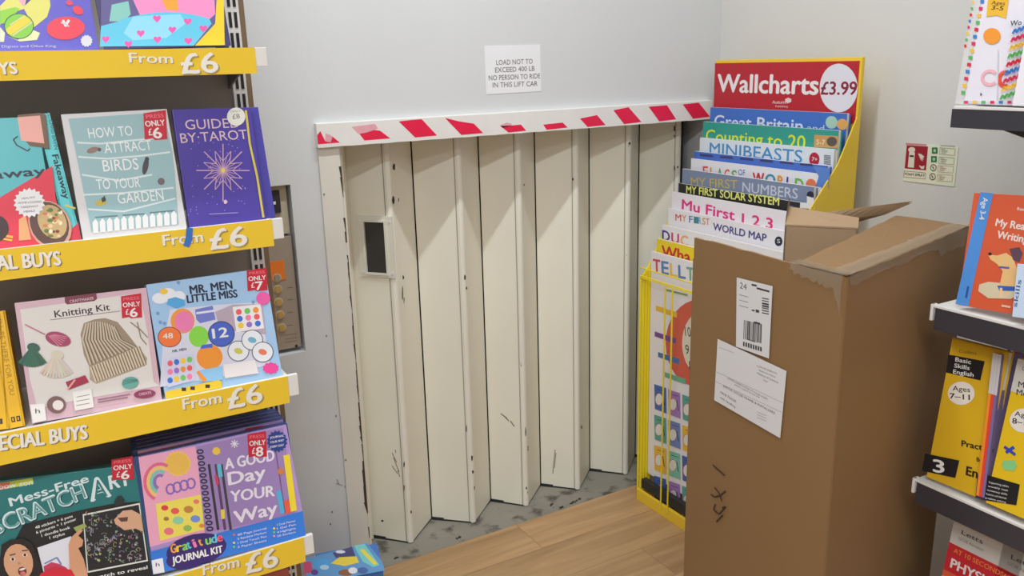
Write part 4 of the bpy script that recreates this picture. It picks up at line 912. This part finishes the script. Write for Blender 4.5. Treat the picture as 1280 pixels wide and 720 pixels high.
# ================================================================ TALL CARTON (flattened opened front, slim body)
H = 1.2
A = on(1058, 347, 2, H); Bp = on(868, 297, 2, H); Cc = on(1120, 271, 2, H); Dd = on(1212, 283, 2, H)
Bm = on(1001, 330, 2, H); Bm = A + (Bp - A) * ((Bm - A).dot((Bp - A).normalized()) / (Bp - A).length)
BOX = thing('tall_cardboard_box', 'tall brown cardboard box with taped top and white labels in front of the wallchart stand', 'box', Frame((A.x + .2, A.y + .1, 0), (1, 0, 0), (0, 0, 1)))
fd = (Bp - A).normalized(); fn = V((fd.y, -fd.x, 0))   # outward from the front panel
if fn.x > 0: fn = -fn
def wall_panel(P0, P1, th, z0=0.0, z1=H, n=8, jag=0.004, m=CARD, bow=0.0, tops=None):
    mb = MB(); d = (P1 - P0); nn = V((d.y, -d.x, 0)).normalized()
    rows = []
    NZ = 6
    for k in range(n + 1):
        t_ = k / n; p = P0 + d * t_
        for j in range(NZ + 1):
            s_ = j / NZ; b_ = bow * math.sin(math.pi * t_) * math.sin(math.pi * min(1, s_ * 1.1)) 
            zt_ = z1 + (random.uniform(-jag, jag) if 0 < k < n else 0)
            rows.append(V((p.x, p.y, 0)) + nn * b_ + V((0, 0, z0 + (zt_ - z0) * s_)))
    N = len(rows); back = [q - nn * th for q in rows]; f = []
    W_ = NZ + 1
    for k in range(n):
        for j in range(NZ):
            a_ = k * W_ + j; f.append((a_, a_ + W_, a_ + W_ + 1, a_ + 1)); f.append((N + a_, N + a_ + 1, N + a_ + W_ + 1, N + a_ + W_))
        f.append((k * W_ + NZ, (k + 1) * W_ + NZ, N + (k + 1) * W_ + NZ, N + k * W_ + NZ)); f.append((k * W_, N + k * W_, N + (k + 1) * W_, (k + 1) * W_))
    for e in (0, n):
        for j in range(NZ): a_ = e * W_ + j; f.append((a_, a_ + 1, N + a_ + 1, N + a_))
    mb.add(rows + back, f, m); return mb
wall_panel(Bp, A, .006, n=14, jag=.002).build('front_panel', BOX)
wall_panel(A + V((.003, 0, 0)), Dd, .006, n=30, bow=.004, jag=.0015).build('side_panel', BOX, label='shaded side panel')
wall_panel(Bm + V((.004, 0, 0)), Cc, .006, n=8).build('inner_panel', BOX)
wall_panel(Dd, Cc, .006, n=6).build('rear_panel', BOX)
wall_panel(Bp + V((.001, 0, 0)), Bp + V((.05, -.012, 0)), .005, z1=H - .05, n=3, jag=.001).build('folded_edge', BOX)
# top, slightly sagging
mb = MB(); n1, n2 = 14, 5; g = []
for i in range(n1 + 1):
    for j in range(n2 + 1):
        a_, b_ = i / n1, j / n2
        p = (A * (1 - a_) + Dd * a_) * (1 - b_) + (Bm * (1 - a_) + Cc * a_) * b_
        g.append(p + V((0, 0, .003 - .006 * math.sin(math.pi * a_) * (1 - b_) + .001 * math.sin(i * 2.1 + j))))
f = [(i * (n2 + 1) + j, (i + 1) * (n2 + 1) + j, (i + 1) * (n2 + 1) + j + 1, i * (n2 + 1) + j + 1) for i in range(n1) for j in range(n2)]
mb.add(g, f, CARD); mb.add([q - V((0, 0, .005)) for q in g], [q[::-1] for q in f], CARD); mb.build('top_panel', BOX)
# clear packing tape: crumpled strip folded over the near top edge and the front corner
def tape_mat():
    m = bpy.data.materials.new('packing_tape'); m.use_nodes = True; n = m.node_tree.nodes; l = m.node_tree.links; b = n['Principled BSDF']
    b.inputs['Base Color'].default_value = (.72, .62, .48, 1); b.inputs['Roughness'].default_value = .15; b.inputs['Alpha'].default_value = .28; b.inputs['Specular IOR Level'].default_value = .8
    no = n.new('ShaderNodeTexNoise'); no.inputs['Scale'].default_value = 45; no.inputs['Detail'].default_value = 6; bp = n.new('ShaderNodeBump'); bp.inputs['Strength'].default_value = 1.0; bp.inputs['Distance'].default_value = .012
    l.new(no.outputs['Fac'], bp.inputs['Height']); l.new(bp.outputs[0], b.inputs['Normal']); return m
TPM = tape_mat(); mb = MB(); g = []; n1 = 44
sd = (Dd - A).normalized(); sn = V((sd.y, -sd.x, 0)); sn = -sn if sn.y > 0 else sn
L_ = (Dd - A).length
for i in range(n1 + 1):
    p = A + sd * (L_ * i / n1 * .99); wv = lambda s_: random.uniform(-s_, s_)
    dr = .014 + .003 * math.sin(i * .5) + wv(.004) + (.022 if 30 < i < 42 else 0)
    for (o_, z_) in ((-.035 + wv(.004), .006), (-.012, .0075 + wv(.001)), (.0055, .006 + wv(.001)), (.0085 + wv(.001), -.012), (.0075 + wv(.001), -dr)):
        g.append(p + sn * o_ + V((0, 0, z_)))
f = [(i * 5 + j, (i + 1) * 5 + j, (i + 1) * 5 + j + 1, i * 5 + j + 1) for i in range(n1) for j in range(4)]
mb.add(g, f, TPM); mb.build('packing_tape', BOX, label='crumpled clear packing tape along the top edge')
mb = MB(); g = []; n1 = 20
for i in range(n1 + 1):
    p = A + fd * (.002 + .13 * i / n1)
    dr = .016 * (1 - i / n1) ** .5 + .010 + random.uniform(-.005, .005) + (.045 - .015 * i if i < 3 else 0)
    for (o_, z_) in ((-.02, .007), (.006, .0065), (.009, -.01), (.008 + random.uniform(0, .002), -dr)): g.append(p + fn * o_ + V((0, 0, z_)))
f = [(i * 4 + j, (i + 1) * 4 + j, (i + 1) * 4 + j + 1, i * 4 + j + 1) for i in range(n1) for j in range(3)]
mb.add(g, f, TPM); mb.build('corner_tape', BOX, label='shiny tape puckered around the front corner')
# labels and marker writing on the front
Fb = Frame(Bp + fn * .0028, A - Bp, (0, 0, 1)); Fb = Frame(V((Fb.o.x, Fb.o.y, 0)), Fb.x, (0, 0, 1))
mb = MB(Fb); mb.zm = (3.2727, 885, 340); lw = ink(214, 212, 212); lk = ink(60, 56, 60); lg = ink(140, 136, 140)
mb.poly([(118, 22), (265, 58), (250, 354), (115, 305)], lw); mb.text('24', 131, 66, 158, 74, 26, lk, .01)
mb.poly([(178, 48), (200, 52), (200, 60), (180, 56)], lk); mb.line([(200, 66), (252, 80)], .004, lk)
for k in range(7): mb.poly([(222, 104 + k * 10), (250, 110 + k * 10), (249, 110 + k * 10 + (7 if k in (2, 3) else 4)), (221, 104 + k * 10 + (7 if k in (2, 3) else 4))], lk)
for k in range(3): mb.line([(128, 92 + k * 22), (165, 102 + k * 22)], .0014, lg)
mb.line([(180, 156), (192, 158)], .003, lk); mb.line([(196, 158), (210, 162)], .006, lk)
x = 148
while x < 218:
    w_ = random.choice([1.5, 2.5, 4]); y = 196 + (x - 148) * .24; mb.poly([(x, y), (x + w_, y), (x + w_ - 2, y + 78), (x - 2, y + 78)], lk); x += w_ + random.choice([1.5, 2.5, 3.5])
mb.line([(190, 205), (215, 212)], .004, lk); mb.line([(165, 276), (195, 286)], .0016, lk)
x = 145
while x < 218: mb.poly([(x, 284 + (x - 145) * .3), (x + 6, 286 + (x - 145) * .3), (x + 6, 304 + (x - 145) * .3), (x, 302 + (x - 145) * .3)], lk); x += 10
mb.build('shipping_label', BOX, label='white shipping label with barcodes')
mb = MB(Fb); mb.n = 3; mb.zm = (3.2727, 885, 340)
mb.poly([(40, 273), (322, 405), (296, 680), (26, 524)], lw); mb.line([(46, 308), (105, 330)], .001, lg); mb.line([(35, 408), (308, 536)], .0009, lg); mb.line([(33, 448), (302, 574)], .0009, lg)
def sl(s_, x0, y0, x1, y1, hh, c=lk): mb.text(s_, x0, y0, x1, y1, hh, c, .0)
sl('CUSTOMS ESSENTIAL', 200, 386, 285, 420, 7); sl('Waterman House', 208, 404, 276, 432, 7); sl('Waltham & Sunbury', 200, 416, 288, 456, 8); sl('Essex', 228, 444, 246, 452, 6)
sl('GOODS ORDER NOTES TO YOUR STORE', 80, 436, 244, 524, 7); sl('please unpack at the wall', 110, 462, 212, 516, 6); sl('SMITHS HOUSE FRAME & INSTALLERS', 62, 470, 274, 582, 9); sl('HAGE TRAILER', 52, 495, 116, 535, 9); sl('only handling', 50, 515, 112, 556, 9)
for k in range(3): mb.line([(202, 572 + k * 11), (240, 588 + k * 11)], .0009, lg)
mb.build('delivery_note', BOX, label='white printed delivery note')
mb = MB(Fb); mb.n = 2; mb.zm = (2.117, 780, 380); MK = mat((48, 36, 30), .7, var=0)
mb.zm = (1.715, 800, 300); mb.line([(156, 482), (182, 505)], .004, MK); mb.line([(152, 545), (160, 551), (172, 548), (184, 538)], .004, MK); mb.line([(160, 530), (170, 542), (176, 560)], .004, MK)
mb.line([(162, 566), (158, 578), (170, 588), (184, 572), (176, 574)], .004, MK); mb.line([(164, 604), (178, 590)], .004, MK); mb.build('marker_writing', BOX, label='handwritten 174 in black marker')

# ---- opened small carton standing behind it
P0 = on(981, 283, 0, 1.60); zt = P0.z; dirv = on(1068, 287, 2, zt) - P0; dirv.z = 0
wC = dirv.length * 1.05; dv = dirv.normalized(); bk = V((-dv.y, dv.x, 0)); bk = -bk if bk.dot(ray(1020, 300)) < 0 else bk
t = thing('open_cardboard_carton', 'smaller brown carton with its flaps open between the tall box and the wallcharts', 'box', Frame(P0 - V((0, 0, zt)), dv, (0, 0, 1)))
dpt = .13
P1 = P0 + dv * wC; P2 = P1 + bk * dpt; P3 = P0 + bk * dpt
wall_panel(P0, P1, .004, z1=zt, n=4, jag=.001, m=CARDIN).build('front_panel', t)
wall_panel(P1, P2, .004, z1=zt, n=4, jag=.001, m=CARDIN).build('side_panel', t)
wall_panel(P2, P3, .004, z1=zt, n=4, jag=.001, m=CARDIN).build('rear_panel', t)
wall_panel(P3, P0, .004, z1=zt, n=4, jag=.001, m=CARDIN).build('side_panel', t)
def flap(a_, b_, tips, nm):
    mb = MB(); mb.prism([a_, b_] + tips, (0, 0, .004), CARDIN); return mb.build(nm, t)
up_ = V((0, 0, 1))
# left flap leans up, right flap rises towards the wall, folded rim
flap(P0, P3, [P3 + up_ * .055 - bk * .03, P0 + up_ * .045 + bk * .05], 'flap')
mb = MB(); n1 = 10; g = []
for i in range(n1 + 1):
    t_ = i / n1; q = P1 * (1 - t_) + P2 * t_
    base = P0 + dv * wC * (.10 + .9 * t_) + bk * (.02 + .11 * t_)
    tip = base + bk * .03 + up_ * (.018 + .03 * t_) + dv * (.12 * t_)
    g += [base, (base + tip) / 2 + up_ * (-.006), tip]
f = [(i * 3 + j, (i + 1) * 3 + j, (i + 1) * 3 + j + 1, i * 3 + j + 1) for i in range(n1) for j in range(2)]
mb.add(g, f, CARDIN); mb.add([q - up_ * .004 for q in g], [q[::-1] for q in f], CARDIN); mb.build('flap', t)
a_, b_ = P0 + up_ * .001, P1 + up_ * .001
mb = MB(); mb.prism([a_, b_, b_ + bk * .07 + up_ * .012, a_ + bk * .09 + up_ * .03], (0, 0, .004), CARDIN); mb.build('flap', t)

# ================================================================ RIGHT SHELVES
RXF = 1.60; RBK = 1.90; RY1 = 1.038; RY0 = -0.6  # near end lengthened out of view to keep light off the tall box
GR = thing('workbook_shelves', 'shop shelving with black shelf edges at the right beside the tall box', 'shelving', Frame((1.75, .6, 0), (1, 0, 0), (0, 0, 1)))
BL_E = mat((52, 50, 56), .3, .72, var=.02)
MB().box(RBK, RBK + .012, RY0, RY1 - .03, .1, 2.05, mat((120, 116, 112), .6)).build('back_panel', GR)
u2 = MB().box(RBK - .012, RBK + .03, RY1 - .03, RY1 + .002, 0, 2.07, METALW, .001).build('upright', GR)
mb = MB(); z = .12
while z < 2.02:
    for yy in (RY1 - .024, RY1 - .011): mb.box(RBK - .0128, RBK - .011, yy, yy + .006, z, z + .03, BLACK)
    z += .04
mb.build('slot', u2, kind='stuff')
MB().box(RBK - .012, RBK + .03, RY0, RY0 + .03, 0, 2.07, METALW, .001).build('upright', GR)
MB().box(RXF, RBK, RY0, RY1, 0, .1, mat((60, 58, 60), .5)).build('plinth', GR, label='dark plinth')
for zb, zt in ((1.452, 1.494), (1.037, 1.090), (.636, .692), (.25, .305)):
    mb = MB(); mb.box(RXF + .004, RBK - .002, RY0, RY1, zt - .022, zt - .002, METALW, .001); mb.box(RXF - .003, RXF + .006, RY0, RY1 + (.0 if zt > 1.4 else .003), zt - .006, zt, METALW, .001)
    sh = mb.build('shelf', GR)
    MB().box(RXF - .002, RXF + .004, RY0, RY1 - (.006 if zt < 1.4 else -.004), zb, zt - .006, BL_E, .001).build('shelf_edge', sh, label='black shelf edge strip')
    mb = MB(); q = [V((RXF + .03, RY1 - .008, zt - .022)), V((RBK - .012, RY1 - .008, zt - .022)), V((RBK - .012, RY1 - .008, zt - .09))]; mb.prism(q, (0, .003, 0), mat((60, 58, 60), .4)); mb.build('bracket', sh)
    if 0.5 < zt < 1.4: MB().box(RXF - .004, RXF + .012, RY1 - .002, RY1 + .004, zt - .035, zt, METALW, .001).build('end_clip', sh)
# top shelf: learning packs
B = face_left(RXF + .006, 1.494, 6)
F, w, h = fit(B, (1203, 130), (1352, 135.5), (1222, -70), (1384, -72))
r = thing('learning_pack', 'white activity pack with coloured dots, orange sun and a yellow ages 3-5 ribbon', 'activity pack', F)
MB(F).box(0, w, 0, .05, 0, h, mat((206, 202, 210), .25), .006).build('pouch', r)
cm_ = mat((214, 212, 214), .15, var=0.01, spec=.7).copy(); cm_.node_tree.nodes['Principled BSDF'].inputs['Alpha'].default_value = .3
MB(F).box(-.016, .001, 0, .002, 0, h, cm_).build('clear_margin', r, label='see-through plastic margin with coloured dots')
mb = MB(F); mb.zm = (5.14, 1180, 0)
dc = [(60, 120, 190), (206, 50, 90), (226, 180, 60), (90, 170, 90), (206, 40, 60)]
for k in range(15):
    x = 246 - k * 9.4; y = 10 + k * 45
    mb.poly([(x - 12, y - 12), (x + 14, y - 10), (x + 12, y + 14), (x - 12, y + 12)], ink(*dc[k % 5])) if y < 640 else None
for k in range(11):
    x = 188 - k * 7; y = 16 + k * 40; 
    if y < 300: mb.ell(x, y, 9, 12, ink(*dc[(k + 2) % 5]), n=8)
for k in range(7): mb.rect(130 + k * 56, 648, 156 + k * 56, 666, ink(*dc[(k + 1) % 5]))
mb.poly([(290, -60), (425, -60), (400, 118), (340, 100), (274, 108)], ink(226, 176, 50)); mb.text('Ages', 305, 28, 392, 34, 24, ink(60, 44, 40), .02); mb.text('3-5', 305, 62, 380, 68, 28, ink(60, 44, 40), .03)
mb.ell(310, 232, 56, 52, ink(236, 150, 50)); mb.ring(296, 500, 48, 44, .006, ink(230, 170, 180), a0=40, a1=320); mb.ring(395, 510, 38, 46, .008, ink(220, 80, 60), a0=60, a1=300); mb.ell(240, 606, 6, 10, ink(90, 90, 120), n=6)
mb.line([(350, 320), (345, 640)], .002, ink(196, 196, 206)); mb.build('pouch_print', r)
B2 = face_left(RXF - .001, 1.494, 6)
F, w, h = fit(B2, (1254, 133), (1430, 150), (1276, -70), (1460, -80))
F, w, h = fit(B2, (1252, 132), (1430, 139), (1266, 20), (1448, 20))
r = thing('learning_pack', 'pile of thin packs with coloured wavy edges at the right of the top shelf', 'activity pack', F)
mbp = MB(F)
mbp.box(.02, w, -.002, .006, 0, h, mat((212, 208, 214), .3), .002); mbp.build('pouch', r)
mb = MB(F); mb.n = 60; mb.zm = (5.14, 1180, 0)
for k in range(9):
    y = 205 + k * 53; x = 445 - k * 10
    if y > 640: break
    L = [(x + j * 14, y - j * 5 + (6 if j % 2 else -4)) for j in range(16)]; mb.line(L, .0085, ink(*dc[k % 5]))
mb.text('Wo', 428, 168, 500, 160, 34, ink(50, 50, 70), .03); mb.build('pouch_print', r)
# second shelf
B = face_left(RXF + .008, 1.090, 9)
F, w, h = fit(B, (1197, 381), (1290, 397), (1226, 241), (1322, 247))
r, mb = book('writing_workbook', 'orange writing workbook with a blue edge band and a yellow dog, right middle shelf', 'book', F, w, h, .012, (204, 88, 56))
mb.zm = (3.6, 1080, 200)
mb.poly([(525, 145), (582, 150), (470, 658), (412, 648)], ink(76, 136, 206)); a = F.px(1080 + 560 / 3.6, 200 + 170 / 3.6); b = F.px(1080 + 535 / 3.6, 200 + 262 / 3.6)
mb.ltext('Age 3-4', F.px(1229, 247), F.px(1224, 274), .011, WHITE, .02)
mb.text('My Reading', 592, 296, 800, 326, 34, ink(226, 206, 200), .04); mb.text('Writing', 598, 350, 735, 374, 34, ink(226, 206, 200), .04); mb.text('Ready', 690, 226, 740, 230, 14, WHITE, .02)
mb.poly([(520, 560), (560, 548), (690, 560), (720, 600), (660, 625), (560, 622), (515, 590)], ink(206, 190, 160)); mb.poly([(560, 425), (600, 430), (640, 418), (672, 440), (700, 520), (690, 570), (640, 600), (610, 570), (625, 500), (600, 468), (570, 448)], ink(222, 180, 120)); mb.ell(568, 423, 8, 7, BLACK); mb.poly([(655, 400), (700, 392), (715, 420), (700, 460), (672, 450)], ink(90, 66, 80)); mb.line([(610, 482), (655, 486)], .004, ink(90, 90, 150)); mb.poly([(600, 565), (690, 570), (690, 590), (610, 588)], ink(50, 90, 170)); mb.poly([(612, 575), (624, 575), (624, 620), (612, 620)], ink(226, 190, 150))
mb.line([(470, 568), (460, 620)], .004, ink(40, 80, 150)); mb.line([(620, 655), (660, 662)], .004, ink(226, 180, 160)); mb.build('cover_print', r)
F, w, h = fit(face_left(RXF - .012, 1.090, 9), (1265, 396), (1330, 404), (1280, 330), (1344, 335))
r, mb = book('small_workbook', 'pale blue small book at the right picture edge in front of the orange workbook', 'book', F, w, h, .006, (190, 206, 226)); 
mb.zm = (3.6, 1080, 200); mb.ltext('skills', F.px(1271, 384), F.px(1277, 350), .008, ink(70, 90, 140), .02); mb.build('cover_print', r)
# third shelf
B = face_left(RXF + .008, .692, 9)
F, w, h = fit(B, (1158, 596), (1226, 624), (1192, 423), (1262, 440))
r, mb = book('english_workbook', 'yellow basic skills English workbook, ages 7-11, on the right lower shelf', 'book', F, w, h, .02, (208, 166, 34), spine=mat((196, 140, 30), .4))
mb.zm = (4.5, 1080, 400)
mb.text('Collins', 535, 184, 632, 196, 18, ink(110, 80, 30), .01); mb.poly([(475, 194), (680, 232), (655, 340), (462, 295)], BLACK)
for k, s_ in enumerate(('Basic', 'Skills', 'English')): mb.text(s_, 514 - k * 6, 232 + k * 34, (602, 594, 616)[k], 248 + k * 34 + (4 if k == 2 else 0), 24, WHITE, .03)
mb.ell(548, 412, 76, 66, ink(222, 212, 200)); mb.text('Ages', 500, 396, 598, 406, 28, BLACK, .02); mb.text('7–11', 484, 440, 596, 450, 30, BLACK, .03); mb.text('Practice', 550, 708, 730, 745, 34, ink(44, 36, 24), .04)
mb.zm = (4.5, 1080, 560); mb.text('Book', 635, 74, 700, 86, 24, ink(44, 36, 24), .03); mb.text('English', 575, 150, 770, 210, 52, ink(44, 36, 24), .05); mb.poly([(345, 30), (538, 70), (515, 168), (328, 128)], BLACK); mb.text('3', 392, 132, 452, 142, 72, WHITE, .05); mb.build('cover_print', r)
xs0 = [(1226, 624), (1229, 625), (1231.5, 626.5)]; ncol = [(222, 130, 40), (206, 60, 44), (110, 96, 140)]
for k in range(3):
    F, w, h = fit(face_left(RXF - .001, .692, 9), (1220 + k * 3.6, 619 + k * 1.2), (1223.6 + k * 3.6, 620.2 + k * 1.2), (1259 + k * 3.4, 444 + k), (1262.4 + k * 3.4, 445 + k))
    r = thing('workbook', ['orange', 'red', 'purple'][k] + ' edged thin workbook standing between the two yellow workbooks', 'book', F, 'thin workbooks between the yellow ones')
    MB(F).box(0, w, 0, .1, 0, h, mat(ncol[k], .5)).build('cover', r); mb = MB(F); mb.lrect(0, h * .72, w, h, ink(200, 196, 196)); mb.build('spine_print', r)
F, w, h = fit(face_left(RXF + .0, .692, 9), (1232, 628), (1310, 662), (1270, 447), (1350, 470))
r, mb = book('maths_workbook', 'yellow maths workbook with a white top at the right picture edge', 'book', F, w, h, .02, (220, 182, 30))
mb.lrect(.0, h * .78, w, h, ink(206, 202, 194)); mb.zm = (4.5, 1080, 400); mb.text('Maths', 868, 376, 990, 398, 34, BLACK, .02); mb.text('Mental', 858, 420, 990, 445, 34, BLACK, .02); mb.ell(898, 565, 78, 68, ink(222, 214, 206)); mb.text('Ages', 848, 538, 950, 556, 28, BLACK, .02); mb.text('8–10', 835, 580, 945, 600, 32, BLACK, .03); mb.text('C', 890, 282, 905, 284, 20, BLACK)
mb.zm = (4.5, 1080, 560); mb.line([(790, -8), (852, 38)], .006, ink(50, 70, 170)); mb.line([(845, -6), (800, 26)], .006, ink(50, 70, 170)); mb.poly([(785, 72), (848, 70), (862, 100), (840, 130), (790, 122), (776, 95)], ink(130, 196, 130))
mb.poly([(690, 150), (878, 205), (858, 322), (660, 290)], BLACK)
for k, s_ in enumerate(('Supporting tables', 'weekly test', 'numeracy skills', 'fractions and decimals', 'problem solving')): mb.text(s_, 704 - k * 5, 196 + k * 22, 815 - k * 4, 222 + k * 22, 11, WHITE, .01)
mb.poly([(640, 150), (690, 150), (672, 290), (628, 280)], ink(50, 50, 70)); mb.build('cover_print', r)
# lowest visible shelf: physics guides
B = face_left(RXF + .01, .305, 9)
hgt = .26
for k in range(2):
    xl, yl = ((1187, 652), (1248, 682))[k]
    z_top = on(xl, yl, 0, RXF + .05).z; p = on(xl, yl, 0, RXF + .05)
    F = Frame((RXF + .02, p.y, .306), (0, -1, 0), B.z); hh_ = (z_top - .306) / math.cos(math.radians(9)); w = .155
    r, mb = book('physics_guide', ['white and red physics revision guide, left one on the bottom right shelf', 'white and red revision guide cut off by the right picture edge'][k], 'book', F, w, hh_, .012, (196, 190, 184), group=None)
    mb.lrect(0, hh_ * .60, w, hh_ * .82, ink(190, 40, 50)); mb.lrect(0, hh_ * .55, w, hh_ * .60, ink(214, 90, 60)); mb.ltext('Letts', (.022, hh_ * .92), (.07, hh_ * .92), .010, ink(70, 66, 66), .02); mb.ltext('GCSE Revision', (.018, hh_ * .87), (.075, hh_ * .87), .007, ink(120, 116, 116), .0)
    mb.ltext('AT 10 SECONDS', (.014, hh_ * .76), (.125, hh_ * .76), .011, ink(226, 130, 60), .02); mb.ltext('PHYSICS', (.014, hh_ * .64), (.125, hh_ * .64), .022, ink(226, 214, 214), .05); mb.build('cover_print', r)
